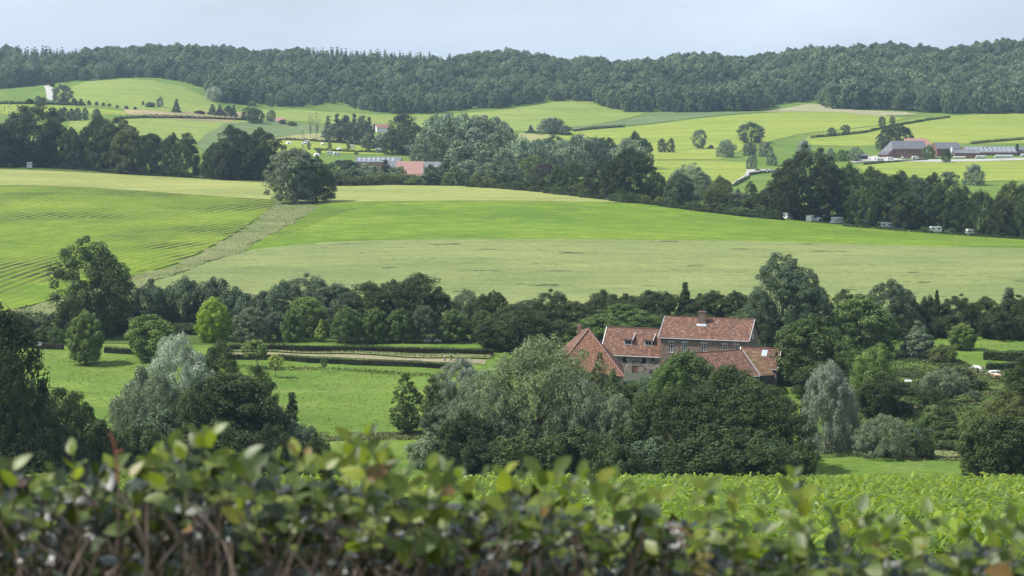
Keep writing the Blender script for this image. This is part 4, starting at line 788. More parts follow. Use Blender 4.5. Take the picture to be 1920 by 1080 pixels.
M['pantile'] = tile_mat('red_pantiles', [(0.060, 0.034, 0.026), (0.135, 0.066, 0.044), (0.195, 0.100, 0.064), (0.30, 0.19, 0.13)], 0.42, 0.42, pamt=0.75, patch=(0.085, 0.07, 0.055))
M['mossy'] = tile_mat('mossy_tiles', [(0.08, 0.05, 0.03), (0.14, 0.085, 0.045), (0.20, 0.12, 0.06), (0.27, 0.19, 0.11)], 1.2, 0.40, patch=(0.10, 0.12, 0.04))
M['hung'] = tile_mat('tile_hung_gable', [(0.20, 0.092, 0.055), (0.31, 0.15, 0.09), (0.38, 0.20, 0.125), (0.44, 0.28, 0.19)], 0.36, 0.36, (0.06, 0.03, 0.02), 0.055, off=0.0, pamt=0.1)
M['brick'] = tile_mat('old_brown_brick', [(0.10, 0.065, 0.05), (0.16, 0.105, 0.08), (0.21, 0.15, 0.115), (0.28, 0.22, 0.18)], 0.5, 0.20, (0.16, 0.14, 0.12), 0.02, patch=(0.12, 0.11, 0.10))
M['redbrick'] = tile_mat('red_brick', [(0.14, 0.06, 0.05), (0.20, 0.085, 0.065), (0.26, 0.115, 0.09), (0.30, 0.15, 0.12)], 0.6, 0.25, (0.16, 0.12, 0.1), 0.02)
M['slate'] = tile_mat('grey_slate', [(0.085, 0.09, 0.105), (0.11, 0.115, 0.13), (0.13, 0.135, 0.15), (0.16, 0.165, 0.18)], 0.8, 0.5, (0.06, 0.06, 0.07), 0.02, patch=(0.13, 0.13, 0.12))
M['sheetroof'] = tile_mat('grey_fibre_sheet', [(0.10, 0.105, 0.12), (0.13, 0.135, 0.15), (0.155, 0.16, 0.175), (0.19, 0.195, 0.21)], 1.1, 9, (0.12, 0.12, 0.13), 0.03, patch=(0.2, 0.2, 0.2))
M['pinktile'] = tile_mat('faded_pink_tiles', [(0.24, 0.13, 0.11), (0.31, 0.17, 0.14), (0.36, 0.21, 0.18), (0.42, 0.27, 0.23)], 0.8, 0.5, (0.2, 0.1, 0.09), 0.02, patch=(0.3, 0.2, 0.18))
def stone_mat():
    m, nt, out = newmat('rubble_stone'); uv = N(nt, 'ShaderNodeUVMap').outputs[0]
    mp = N(nt, 'ShaderNodeMapping', {'Vector': uv, 'Scale': (1.9, 3.0, 1)})
    v = N(nt, 'ShaderNodeTexVoronoi', {'Vector': mp.outputs[0], 'Scale': 1.0}); e = N(nt, 'ShaderNodeTexVoronoi', {'Vector': mp.outputs[0], 'Scale': 1.0}, feature='DISTANCE_TO_EDGE')
    s = N(nt, 'ShaderNodeSeparateColor', {0: v.outputs['Color']})
    c = ramp(nt, s.outputs[0], [(0.1, (0.07, 0.06, 0.05)), (0.45, (0.15, 0.13, 0.105)), (0.75, (0.24, 0.215, 0.18)), (1.0, (0.34, 0.31, 0.27))])
    k = ramp(nt, e.outputs[0], [(0.02, (1,)*3), (0.09, (0,)*3)])
    c = mixc(nt, k, c, (0.23, 0.21, 0.18))
    b = N(nt, 'ShaderNodeBsdfPrincipled', {'Base Color': c, 'Roughness': 0.95})
    bp = N(nt, 'ShaderNodeBump', {'Strength': 0.7, 'Distance': 0.06, 'Height': e.outputs[0]}); nt.links.new(bp.outputs[0], b.inputs['Normal'])
    nt.links.new(b.outputs[0], out.inputs[0]); return m
M['stone'] = stone_mat()
M['white'] = plain('white_paint', (0.74, 0.74, 0.72), 0.5, var=0.05)
M['whitewall'] = plain('white_render', (0.66, 0.65, 0.62), 0.8, var=0.08)
M['grey'] = plain('grey_metal', (0.34, 0.36, 0.38), 0.45, 0.2)
M['lead'] = plain('dull_lead', (0.36, 0.38, 0.41), 0.5, 0.1)
M['dark'] = plain('dark_timber', (0.03, 0.028, 0.026), 0.8)
M['wood'] = plain('brown_door_wood', (0.13, 0.06, 0.03), 0.7)
M['fencewood'] = plain('weathered_wood', (0.16, 0.14, 0.11), 0.9)
m, nt, out = newmat('window_glass'); b = N(nt, 'ShaderNodeBsdfPrincipled', {'Base Color': (0.015, 0.018, 0.022, 1), 'Roughness': 0.08}); nt.links.new(b.outputs[0], out.inputs[0]); M['glass'] = m
m, nt, out = newmat('skylight_glass'); b = N(nt, 'ShaderNodeBsdfPrincipled', {'Base Color': (0.38, 0.42, 0.47, 1), 'Roughness': 0.15}); nt.links.new(b.outputs[0], out.inputs[0]); M['skyglass'] = m
m, nt, out = newmat('rubber'); b = N(nt, 'ShaderNodeBsdfPrincipled', {'Base Color': (0.02, 0.02, 0.02, 1), 'Roughness': 0.8}); nt.links.new(b.outputs[0], out.inputs[0]); M['rubber'] = m

def wall(mb, x0, x1, z0, z1, y, ops=(), deep=0.22):
    """a wall facing -y with real openings (x0, x1, z0, z1) and their reveals"""
    xs = sorted({x0, x1, *[o[0] for o in ops], *[o[1] for o in ops]}); zs = sorted({z0, z1, *[o[2] for o in ops], *[o[3] for o in ops]})
    for a, b in zip(xs[:-1], xs[1:]):
        for c, d in zip(zs[:-1], zs[1:]):
            mx, mz = (a+b)/2, (c+d)/2
            if any(o[0] < mx < o[1] and o[2] < mz < o[3] for o in ops): continue
            mb.face([(a, y, c), (b, y, c), (b, y, d), (a, y, d)], [(a, c), (b, c), (b, d), (a, d)])
    for o in ops:
        a, b, c, d = o[:4]; Y = y+deep
        mb.quad((a, y, c), (a, Y, c), (a, Y, d), (a, y, d)); mb.quad((b, Y, c), (b, y, c), (b, y, d), (b, Y, d))
        mb.quad((a, y, d), (a, Y, d), (b, Y, d), (b, y, d)); mb.quad((a, Y, c), (a, y, c), (b, y, c), (b, Y, c))
def window(root, o, y, nx=2, nz=3, fm=None, deep=0.18, door=False, name='window', bar=0.07):
    a, b, c, d = o[:4]; fm = fm or M['white']
    fr = MB(); Y0, Y1 = y+deep-0.07, y+deep
    if door:
        q = MB(); q.box((a, Y0, c), (b, Y1, d)); return q.build('door', fm, root)
    fr.box((a, Y0, c), (b, Y1, c+bar)); fr.box((a, Y0, d-bar), (b, Y1, d)); fr.box((a, Y0, c+bar), (a+bar, Y1, d-bar)); fr.box((b-bar, Y0, c+bar), (b, Y1, d-bar))
    for i in range(1, nx):
        x = a+(b-a)*i/nx; fr.box((x-bar*0.4, Y0+0.01, c+bar), (x+bar*0.4, Y1-0.01, d-bar))
    for i in range(1, nz):
        z = c+(d-c)*i/nz; fr.box((a+bar, Y0+0.015, z-bar*0.35), (b-bar, Y1-0.015, z+bar*0.35))
    f = fr.build(name, fm, root)
    p = MB(); p.quad((a+bar*0.5, Y1-0.005, c+bar*0.5), (b-bar*0.5, Y1-0.005, c+bar*0.5), (b-bar*0.5, Y1-0.005, d-bar*0.5), (a+bar*0.5, Y1-0.005, d-bar*0.5)); p.build('pane', M['glass'], f)
    return f
def gable(name, label, cat, p0, rz, L, W, He, rise, wm, rm, ops=(), over=0.35, th=0.16, doors=(), verge=None, gutter=True, ridge=None, win=(2, 3), wmf=None, base=2.5, yr=None, group=None, hipL=0, hipR=0):
    """p0 = front left corner at ground; local x along the front, y to the back"""
    r = empty(name, p0, rz); tag(r, label, cat, group); yr = W/2 if yr is None else yr
    mb = MB(); al = list(ops)+list(doors)
    wall(mb, 0, L, -base, He, 0, al)
    mb.quad((L, W, -base), (0, W, -base), (0, W, He), (L, W, He))
    for x, fl in ((0, 1), (L, 0)):
        hp = hipL if fl else hipR
        pts = [(x, W, -base), (x, 0, -base), (x, 0, He), (x, yr, He+rise), (x, W, He)] if not hp else [(x, W, -base), (x, 0, -base), (x, 0, He), (x, W, He)]
        if not fl: pts = pts[::-1]
        mb.face(pts, [(p[1], p[2]) for p in pts])
    mb.build('wall', wm, r)
    rf = MB(); s = rise/yr; s2 = rise/(W-yr); zR = He+rise+0.02
    e1 = (-over, He+0.02-over*s); e2 = (W+over, He+0.02-over*s2)
    xa, xb = -over, L+over
    if not hipL and not hipR:
        rf.quad((xa, e1[0], e1[1]+th), (xb, e1[0], e1[1]+th), (xb, yr, zR+th), (xa, yr, zR+th))
        rf.quad((xb, e2[0], e2[1]+th), (xa, e2[0], e2[1]+th), (xa, yr, zR+th), (xb, yr, zR+th))
        rf.quad((xa, e1[0], e1[1]), (xa, yr, zR), (xb, yr, zR), (xb, e1[0], e1[1])); rf.quad((xa, yr, zR), (xa, e2[0], e2[1]), (xb, e2[0], e2[1]), (xb, yr, zR))
        rf.quad((xa, e1[0], e1[1]), (xb, e1[0], e1[1]), (xb, e1[0], e1[1]+th), (xa, e1[0], e1[1]+th)); rf.quad((xb, e2[0], e2[1]), (xa, e2[0], e2[1]), (xa, e2[0], e2[1]+th), (xb, e2[0], e2[1]+th))
        for x in (xa, xb):
            rf.face([(x, e1[0], e1[1]), (x, e1[0], e1[1]+th), (x, yr, zR+th), (x, e2[0], e2[1]+th), (x, e2[0], e2[1]), (x, yr, zR)], [(0, 0)]*6)
    else:
        ra, rb = (hipL or xa), (L-hipR if hipR else xb)
        zt = zR+th
        rf.face([(xa, e1[0], e1[1]+th), (xb, e1[0], e1[1]+th), (rb, yr, zt), (ra, yr, zt)], [(xa, 0), (xb, 0), (rb, yr*1.2), (ra, yr*1.2)])
        rf.face([(xb, e2[0], e2[1]+th), (xa, e2[0], e2[1]+th), (ra, yr, zt), (rb, yr, zt)], [(xb, 0), (xa, 0), (ra, yr*1.2), (rb, yr*1.2)])
        if hipL: rf.face([(xa, e2[0], e2[1]+th), (xa, e1[0], e1[1]+th), (ra, yr, zt)], [(0, 0), (W, 0), (yr, 5)])
        if hipR: rf.face([(xb, e1[0], e1[1]+th), (xb, e2[0], e2[1]+th), (rb, yr, zt)], [(0, 0), (W, 0), (yr, 5)])
    roof = rf.build('roof', rm, r)
    if ridge is not None:
        q = MB(); q.tube([((hipL or xa), yr, zR+th-0.02), ((L-hipR if hipR else xb), yr, zR+th-0.02)], [0.16, 0.16], 6); q.build('ridge_tiles', ridge, roof)
    if verge is not None:
        for x in (xa, xb):
            q = MB(); dx = -0.06 if x == xa else 0.06; n = math.hypot(yr+over, rise+over*s)
            q.prism([(e1[0], e1[1]+th-0.10), (e1[0], e1[1]+th+0.08), (yr, zR+th+0.08), (yr, zR+th-0.10)], min(x, x+dx*2.2), max(x, x+dx*2.2)); q.build('verge_board', verge, r)
    if gutter:
        q = MB(); q.tube([(xa+0.1, e1[0]-0.08, e1[1]+0.05), (xb-0.1, e1[0]-0.08, e1[1]+0.05)], [0.09, 0.09], 6); q.tube([(L-0.1, -0.12, -base), (L-0.1, -0.12, He-0.2)], [0.06, 0.06], 6); q.build('gutter', M['lead'], r)
    for o in ops: window(r, o, 0, o[4] if len(o) > 4 else win[0], o[5] if len(o) > 5 else win[1], wmf)
    for o in doors: window(r, o, 0, fm=(o[4] if len(o) > 4 else M['wood']), door=True)
    return r, roof

R18 = math.radians(-18)
# --- brick house
gz = -65.4
pB1 = P(1238, 632, 440); He = pB1.z-gz; e = He
wx = [2.5, 5.5, 9.9, 14.5, 17.0]
opsB1 = [(x-0.6, x+0.6, e-3.25, e-1.0, 3, 4) for x in wx] + [(x-0.6, x+0.6, e-6.9, e-4.7, 3, 4) for x in wx]
B1, roofB1 = gable('brick_farmhouse', 'tall brown brick farmhouse with red pantiled roof, a chimney and white sash windows', 'farmhouse', (pB1.x, pB1.y, gz), R18, 19.6, 12, He, 3.8, M['brick'], M['pantile'], opsB1, verge=M['lead'], ridge=M['pantile'])
ch = MB(); ch.box((7.7, 3.9, e+2.2), (9.3, 5.0, e+5.3)); ch.box((7.6, 3.8, e+5.3), (9.4, 5.1, e+5.45)); c_ = ch.build('chimney', M['brick'], roofB1)
fl = MB(); fl.prism([(3.3, e+2.25), (3.9, e+2.62), (3.9, e+2.80), (3.3, e+2.43)], 7.4, 9.6); fl.build('lead_flashing', M['lead'], roofB1)
for k in (8.0, 8.7): 
    q = MB(); q.tube([(k+0.15, 4.45, e+5.45), (k+0.15, 4.45, e+5.85)], [0.16, 0.13], 8); q.build('chimney_pot', M['redbrick'], c_)
for x in wx:
    q = MB(); q.box((x-0.75, -0.03, e-0.98), (x+0.75, 0.02, e-0.72)); q.build('lintel', M['lead'], B1); q = MB(); q.box((x-0.7, -0.08, e-3.36), (x+0.7, 0.0, e-3.26)); q.build('sill', M['lead'], B1)
q = MB(); q.box((19.6, 5.2, e-0.4), (19.64, 5.9, e+0.8)); q.build('gable_window', M['white'], B1)
# --- stone house with dormers
pr = P(1238, 668, 441.5); L2 = 13.4; p2 = pr - Vector((math.cos(R18), math.sin(R18), 0))*L2; He = pr.z-gz-0.0; e = He
opsB2 = [(4.7, 5.7, e-1.75, e-0.45, 2, 2), (9.2, 10.2, e-1.75, e-0.45, 2, 2), (11.4, 12.0, e-1.25, e-0.6, 1, 1), (11.0, 12.0, e-4.6, e-3.2, 2, 1)]
B2, roofB2 = gable('stone_farmhouse', 'rubble stone house with two roof dormers and a brown door, left of the brick farmhouse', 'farmhouse', (p2.x, p2.y, gz), R18, L2, 11, He, 5.2, M['stone'], M['pantile'], opsB2, doors=[(7.0, 8.2, -0.4, 1.75)], verge=M['white'], ridge=M['pantile'], wmf=M['dark'])
for k, x in enumerate((5.5, 10.2)):
    d = empty('dormer', (x, 1.9, e+1.85)); d.parent = B2
    q = MB(); q.box((-0.95, 0.02, 0), (0.95, 0.12, 0.25)); q.box((-0.95, 0.02, 0.25), (-0.72, 0.12, 1.3)); q.box((0.72, 0.02, 0.25), (0.95, 0.12, 1.3)); q.box((-0.72, 0.02, 1.15), (0.72, 0.12, 1.3))
    for sx in (-0.95, 0.87): q.prism([(0.12, 0), (0.12, 1.3), (2.2, 2.0), (1.9, 1.8)], sx, sx+0.08)
    q.build('dormer_wall', M['lead'], d)
    window(d, (-0.72, 0.72, 0.25, 1.15, 2, 1), 0, 2, 1, M['lead'], 0.10, bar=0.10)
    q = MB(); q.prism([(-0.3, 1.22), (-0.3, 1.36), (2.9, 2.78), (2.9, 2.60)], -1.12, 1.12); q.build('dormer_roof', M['pantile'], d)
    q = MB(); q.prism([(-0.32, 1.20), (-0.32, 1.40), (2.5, 2.66), (2.5, 2.46)], 1.12, 1.2); q.build('dormer_trim', M['white'], d)
# --- barn whose steep hipped roof end faces the viewer
ap = P(1103, 617, 425); r = empty('barn', (ap.x, ap.y, gz), 0); tag(r, 'barn with a steep red tiled hip roof facing the viewer, half behind the willow', 'barn')
def loc(px, y, D): v = P(px, y, D); return Vector((v.x-ap.x, v.y-ap.y, v.z-gz))
A = Vector((0, 0, ap.z-gz)); FL = loc(1044, 692, 418.5); FR = loc(1171, 707, 418.5); BA = loc(1089, 622, 431); BL = loc(1041, 676, 423.5); BR = Vector((FR.x+0.5, 7, FR.z+0.5)); BB = Vector((BL.x, 7, BL.z))
q = MB(); dF = (FR-FL).normalized(); up_ = (A-FL)-dF*(A-FL).dot(dF); hh = up_.length
q.face([FL, FR, A], [(0, 0), ((FR-FL).length, 0), ((A-FL).dot(dF), hh)]); q.build('hip_roof', M['hung'], r)
q = MB(); q.quad(BL, FL, A, BA); q.quad(BB, BL, BA, BA+Vector((0, 0.1, 0))); q.quad(FR, BR, A+Vector((0.2, 2.5, -0.5)), A); q.quad(BR, BB, BA, A+Vector((0.2, 2.5, -0.5))); q.build('roof', M['pantile'], r)
for a, b in ((FL, A), (FR, A), (A, BA)):
    n_ = Vector((0, -0.05, 0.06)); q = MB(); q.tube([a+n_, b+n_], [0.17, 0.17], 6); q.build('ridge_tiles', M['pinktile'], r)
w_ = [FL+Vector((0.3, 0.4, -0.1)), FR+Vector((-0.3, 0.4, -0.1)), BR+Vector((-0.3, -0.3, -0.1)), BB+Vector((0.3, -0.3, -0.1)), BL+Vector((0.3, 0.1, -0.1))]
q = MB()
for i_ in range(5):
    a, b = w_[i_], w_[(i_+1) % 5]; q.quad((a.x, a.y, -2.5), (b.x, b.y, -2.5), b, a)
q.build('wall', M['stone'], r)
q = MB(); q.box((-2.1, 5.2, A.z-2.2), (-1.3, 6.0, A.z+0.15)); q.build('chimney', M['pinktile'], r)
# --- front wing, its mossy end bay and the rear wing with the skylight
R22 = math.radians(22); rg = P(1391, 658, 422.5)
def from_ridge(rg, rz, L, W): return rg - Vector((math.cos(rz), math.sin(rz), 0))*L - Vector((-math.sin(rz), math.cos(rz), 0))*(W/2)
o4 = from_ridge(rg, R22, 15.6, 15.2); H4 = rg.z-4.3-gz
gable('farm_wing', 'low red tiled farm wing in front of the brick farmhouse, half hidden by trees', 'farm building', (o4.x, o4.y, gz), R22, 15.6, 15.2, H4, 4.3, M['brick'], M['pantile'], [(3, 4.2, 0.8, 2.0), (8, 9.2, 0.8, 2.0)], over=0.12, verge=M['lead'], ridge=M['pantile'])
rg5 = rg + Vector((math.cos(R22), math.sin(R22), 0))*0.42; o5 = from_ridge(rg5, R22, 0, 15.2)
gable('farm_shed', 'end bay with a mossy brown tiled roof right of the pale verge line', 'farm building', (o5.x, o5.y, gz), R22, 3.1, 15.2, H4-0.05, 4.25, M['dark'], M['mossy'], over=0.12, gutter=False)
rg6 = P(1391, 652, 432); o6 = from_ridge(rg6, R18, 0, 9); 
B6, rf6 = gable('farm_outbuilding', 'small red tiled outbuilding with a roof skylight at the right end of the farmhouse', 'farm building', (o6.x, o6.y, gz), R18, 8.4, 9, rg6.z-3.7-gz, 3.7, M['brick'], M['pantile'], over=0.2, verge=M['white'], ridge=M['pantile'])
zz6 = rg6.z-3.7-gz; q = MB(); yk = 2.6; q.prism([(yk, zz6+yk*0.822+0.2), (yk, zz6+yk*0.822+0.3), (yk+1.3, zz6+(yk+1.3)*0.822+0.3), (yk+1.3, zz6+(yk+1.3)*0.822+0.2)], 4.6, 5.8); q.build('skylight', M['skyglass'], rf6)

# ------------------------------------------------------------------ distant farms (each wall footing on its own ground)
def far(name, label, px, yb, wpx, hwall, rise, depth, wm, rm, rot=0, dmin=1150, D=None, wins=0, **kw):
    g = hit(px, yb, dmin) if D is None else G(px, D)
    wl = wpx/F*g.y/max(0.3, math.cos(rot)); hw = hwall/F*g.y; rs = rise/F*g.y
    ops = []
    if wins:
        st = wl/wins
        for i in range(wins): ops.append((st*(i+0.3), st*(i+0.3)+st*0.32, hw*0.55, hw*0.85, 1, 1))
    return gable(name, label, 'farm building', (g.x, g.y, g.z), rot, wl, depth, hw, rs, wm, rm, ops, over=0.3, gutter=False, base=3.5, **kw)
far('farmhouse', 'big grey roofed far farmhouse with a long sweeping hip on its left', 1676, 296, 60, 17, 14, 15, M['redbrick'], M['slate'], wins=8)
g = hit(1676, 296, 1150); r = empty('barn_wing', g); tag(r, 'low wing with a pale grey roof sloping down at the left of the far farmhouse', 'farm building')
k = g.y/F; q = MB(); q.face([(-30*k, 2, 6*k), (-14*k, -1, 5*k), (-0.4, -0.5, 17*k), (-0.4, 7.5, 31*k)], [(0, 0), (6, 0), (12, 6), (12, 12)]); q.face([(-30*k, 2, 6*k), (-0.4, 7.5, 31*k), (-0.4, 15.4, 17*k), (-26*k, 13, 6*k)], [(0, 0), (12, 12), (12, 16), (0, 16)]); q.build('roof', M['sheetroof'], r)
q = MB(); q.quad((-28*k, 2.3, -2), (-14*k, -0.6, -2), (-14*k, -0.6, 5*k), (-28*k, 2.3, 5.8*k)); q.quad((-14*k, -0.6, -2), (-0.4, -0.1, -2), (-0.4, -0.1, 16.6*k), (-14*k, -0.6, 4.9*k)); q.build('wall', M['redbrick'], r)
far('house', 'pink tiled house standing behind the big grey roofed far farmhouse', 1698, 288, 50, 16, 12, 10, M['whitewall'], M['pinktile'], hipR=4)
far('barn', 'dark slate roofed red brick barn right of the light green round tree', 1757, 293, 46, 14, 11, 14, M['redbrick'], M['slate'], rot=0.12)
B, rf_ = far('cattle_shed', 'long low cattle shed with rows of roof skylights at the far right farm', 1812, 291, 96, 5, 10, 26, M['redbrick'], M['sheetroof'])
wl = 96/F*B.location.y; hw = 5/F*B.location.y; rs = 10/F*B.location.y; s_ = rs/13
for i in range(11):
    for yk in (3.4, 7.6):
        q = MB(); x = wl*(i+0.35)/11; q.prism([(yk, hw+yk*s_+0.26), (yk, hw+yk*s_+0.32), (yk+2.0, hw+(yk+2.0)*s_+0.32), (yk+2.0, hw+(yk+2.0)*s_+0.26)], x, x+1.6); q.build('skylight', M['skyglass'], rf_)
far('brick_shed', 'low red brick shed with grey roof in front of the long cattle shed', 1790, 296, 46, 9, 6, 9, M['redbrick'], M['sheetroof'], rot=-0.1, wins=4)
far('cattle_shed', 'dark roofed shed cut off by the right edge at the far farm', 1912, 292, 70, 8, 8, 20, M['redbrick'], M['slate'])
far('garden_shed', 'small dark timber shed at the left end of the far farm yard', 1612, 300, 15, 8, 3, 5, M['dark'], M['slate'])
g = hit(1908, 292); r = empty('farm_tower', g); tag(r, 'narrow dark tower standing beside the long cattle shed', 'tower'); k = g.y/F
q = MB(); q.box((-2.2*k, 0, -1), (2.2*k, 2.2, 21*k)); q.build('shaft', M['dark'], r); q = MB(); q.box((-2.6*k, -0.2, 21*k), (2.6*k, 2.4, 22*k)); q.build('cap', M['slate'], r)
def silo(px, yb, wp, hp, mat, label, dmin=1150):
    g = hit(px, yb, dmin); k = g.y/F; r = empty('silo', g); tag(r, label, 'silo'); w = wp*k/2; h_ = hp*k
    q = MB(); q.tube([(0, 0, -1), (0, 0, h_*0.86)], [w, w], 14); q.build('drum', mat, r, True); q = MB(); q.tube([(0, 0, h_*0.86), (0, 0, h_*0.95), (0, 0, h_)], [w*1.04, w*0.7, w*0.1], 14); q.build('dome', M['grey'], r, True)
silo(1785, 294, 6, 19, M['grey'], 'pale metal feed silo between the barn and the brick shed')
silo(701, 248, 6, 18, M['brick'], 'brown cylindrical silo beside the small red roofed barn', 1400)
far('barn', 'small white walled barn with a dark red roof beside the silo', 707, 248, 24, 8, 6, 12, M['whitewall'], M['redbrick'], rot=0.25, dmin=1400)
far('cottage', 'small white cottage with a pink roof behind a hillside hedge', 516, 231, 17, 4, 6, 8, M['whitewall'], M['pinktile'], dmin=1400)
# red roofed farm in the valley
far('farm_hall', 'long pale grey farm hall with bright roof panels behind the red roof', 666, 0, 84, 16, 8, 20, M['pinktile'], M['sheetroof'], D=1290)
B, rf_ = far('farm_hall', 'grey blue farm hall with a long low roof right of the red roof', 768, 0, 66, 12, 9, 18, M['redbrick'], M['sheetroof'], D=1280)
for i in range(9):
    pass
far('gabled_barn', 'grey barn with a dark pointed gable above the red roof', 722, 0, 34, 14, 9, 12, M['dark'], M['sheetroof'], D=1262)
far('red_roofed_barn', 'barn under one huge faded red tiled roof in the valley', 742, 0, 49, 5, 27, 20, M['whitewall'], M['pinktile'], D=1218, rot=-0.05)
g = G(666, 1290); k = 1290/F; z0 = 16*k; s_ = (8*k)/10
hall = [o for o in bpy.data.objects if o.name == 'farm_hall'][0]; hroof = [c for c in hall.children if c.name.startswith('roof')][0]
for i in range(8):
    for yk in (2.5, 6.0):
        q = MB(); x = 1.5+i*3.1; q.prism([(yk, z0+yk*s_+0.26), (yk, z0+yk*s_+0.32), (yk+2, z0+(yk+2)*s_+0.32), (yk+2, z0+(yk+2)*s_+0.26)], x, x+1.5); q.build('roof_panel', M['skyglass'], hroof)

# ------------------------------------------------------------------ vehicles, tents and small things
def prof_body(name, prof, w, mat, parent, bev=0.0):
    q = MB(); q.prism(prof, -w/2, w/2, 'y'); return q.build(name, mat, parent)
def paint(name, c): M[name] = plain(name, c, 0.35, var=0.03); return M[name]
paint('car_white', (0.72, 0.73, 0.75)); paint('car_red', (0.12, 0.015, 0.02)); paint('car_blue', (0.06, 0.12, 0.28)); paint('car_dark', (0.03, 0.035, 0.04)); paint('car_silver', (0.42, 0.46, 0.52))
paint('canvas_white', (0.70, 0.70, 0.68)); paint('canvas_red', (0.30, 0.05, 0.06)); paint('stripe', (0.10, 0.14, 0.22)); paint('wrap', (0.55, 0.60, 0.60)); paint('limebox', (0.40, 0.46, 0.07))
# profiles are written (x along, z up) and extruded across y
def mk_prism_y(prof, y0, y1):
    q = MB(); n = len(prof)
    for i in range(n):
        a, b = prof[i], prof[(i+1) % n]; q.quad((a[0], y1, a[1]), (a[0], y0, a[1]), (b[0], y0, b[1]), (b[0], y1, b[1]))
    q.face([(p[0], y0, p[1]) for p in prof]); q.face([(p[0], y1, p[1]) for p in reversed(prof)]); return q
def wheels(r, xs, w, rad=0.32):
    for x in xs:
        for s in (-1, 1):
            q = MB(); q.tube([(x, s*(w/2-0.16), rad), (x, s*(w/2+0.02), rad)], [rad, rad], 12); t = q.build('wheel', M['rubber'], r)
            q = MB(); q.tube([(x, s*(w/2+0.005), rad), (x, s*(w/2+0.035), rad)], [rad*0.6, rad*0.6], 10); q.build('rim', M['grey'], t)
def make_car(mat):
    r = empty('car', (0, 0, 0))
    body = [(-2.1, 0.3), (2.1, 0.3), (2.15, 0.62), (1.9, 0.82), (1.05, 0.92), (-1.75, 0.95), (-2.1, 0.85)]
    mk_prism_y(body, -0.85, 0.85).build('body', mat, r)
    cab = [(1.05, 0.92), (0.45, 1.38), (-0.9, 1.42), (-1.7, 0.95)]
    mk_prism_y([(1.0, 0.925), (0.42, 1.33), (-0.88, 1.36), (-1.62, 0.955)], -0.74, 0.74).build('glasshouse', M['glass'], r)
    mk_prism_y([(0.5, 1.33), (0.4, 1.42), (-0.85, 1.44), (-1.0, 1.33)], -0.70, 0.70).build('roof', mat, r)
    for y in (-0.62, 0.62):
        q = MB(); q.box((2.10, y-0.16, 0.60), (2.17, y+0.16, 0.74)); q.build('headlight', M['skyglass'], r); q = MB(); q.box((-2.13, y-0.14, 0.66), (-2.05, y+0.14, 0.84)); q.build('tail_light', M['car_red'], r)
    wheels(r, (-1.3, 1.3), 1.7); return r
def make_caravan():
    r = empty('caravan', (0, 0, 0))
    pf = [(-2.4, 0.45), (2.3, 0.45), (2.5, 0.9), (2.35, 1.7), (2.1, 2.35), (1.8, 2.55), (-2.1, 2.55), (-2.4, 2.3), (-2.5, 1.2)]
    mk_prism_y(pf, -1.1, 1.1).build('body', M['white'], r)
    for s in (-1, 1):
        for x0, x1 in ((-1.9, -0.9), (0.6, 1.7)):
            q = MB(); q.box((x0, s*1.115-0.012, 1.35), (x1, s*1.115+0.012, 1.95)); q.build('window', M['glass'], r)
        q = MB(); q.box((-2.35, s*1.112-0.008, 0.85), (2.35, s*1.112+0.008, 0.98)); q.build('stripe', M['stripe'], r)
    for x in (-2.47, 2.44):
        q = MB(); q.box((x-0.05, -0.8, 1.35), (x+0.05, 0.8, 1.85)); q.build('window', M['glass'], r)
    q = MB(); q.box((-0.5, -1.13, 0.55), (0.2, -1.105, 2.2)); q.build('door', M['canvas_white'], r)
    q = MB(); q.box((-1.0, -0.5, 2.55), (0.4, 0.5, 2.68)); q.build('roof_hatch', M['grey'], r)
    q = MB(); q.tube([(2.3, 0, 0.5), (3.5, 0, 0.5)], [0.05, 0.05], 5); q.build('tow_bar', M['grey'], r)
    wheels(r, (-0.1,), 2.2, 0.34); return r
def make_camper():
    r = empty('camper_van', (0, 0, 0))
    pf = [(-3.0, 0.45), (2.7, 0.45), (3.0, 0.7), (2.95, 1.05), (2.2, 1.25), (1.75, 1.95), (2.3, 2.15), (2.2, 2.75), (1.6, 2.9), (-2.9, 2.85), (-3.05, 2.5)]
    mk_prism_y(pf, -1.1, 1.1).build('body', M['white'], r)
    mk_prism_y([(2.16, 1.30), (1.78, 1.88), (1.70, 1.86), (2.08, 1.28)], -0.95, 0.95).build('windscreen', M['glass'], r)
    for s in (-1, 1):
        for x0, x1, z0, z1 in ((-2.5, -1.5, 1.5, 2.1), (-0.6, 0.5, 1.5, 2.1), (1.2, 1.9, 1.3, 1.8)):
            q = MB(); q.box((x0, s*1.115-0.012, z0), (x1, s*1.115+0.012, z1)); q.build('window', M['glass'], r)
        q = MB(); q.box((-2.9, s*1.112-0.008, 0.95), (2.6, s*1.112+0.008, 1.08)); q.build('stripe', M['stripe'], r)
    q = MB(); q.box((-1.6, -0.45, 2.87), (-0.6, 0.45, 3.05)); q.build('roof_hatch', M['grey'], r)
    wheels(r, (-1.8, 2.0), 2.2, 0.35); return r
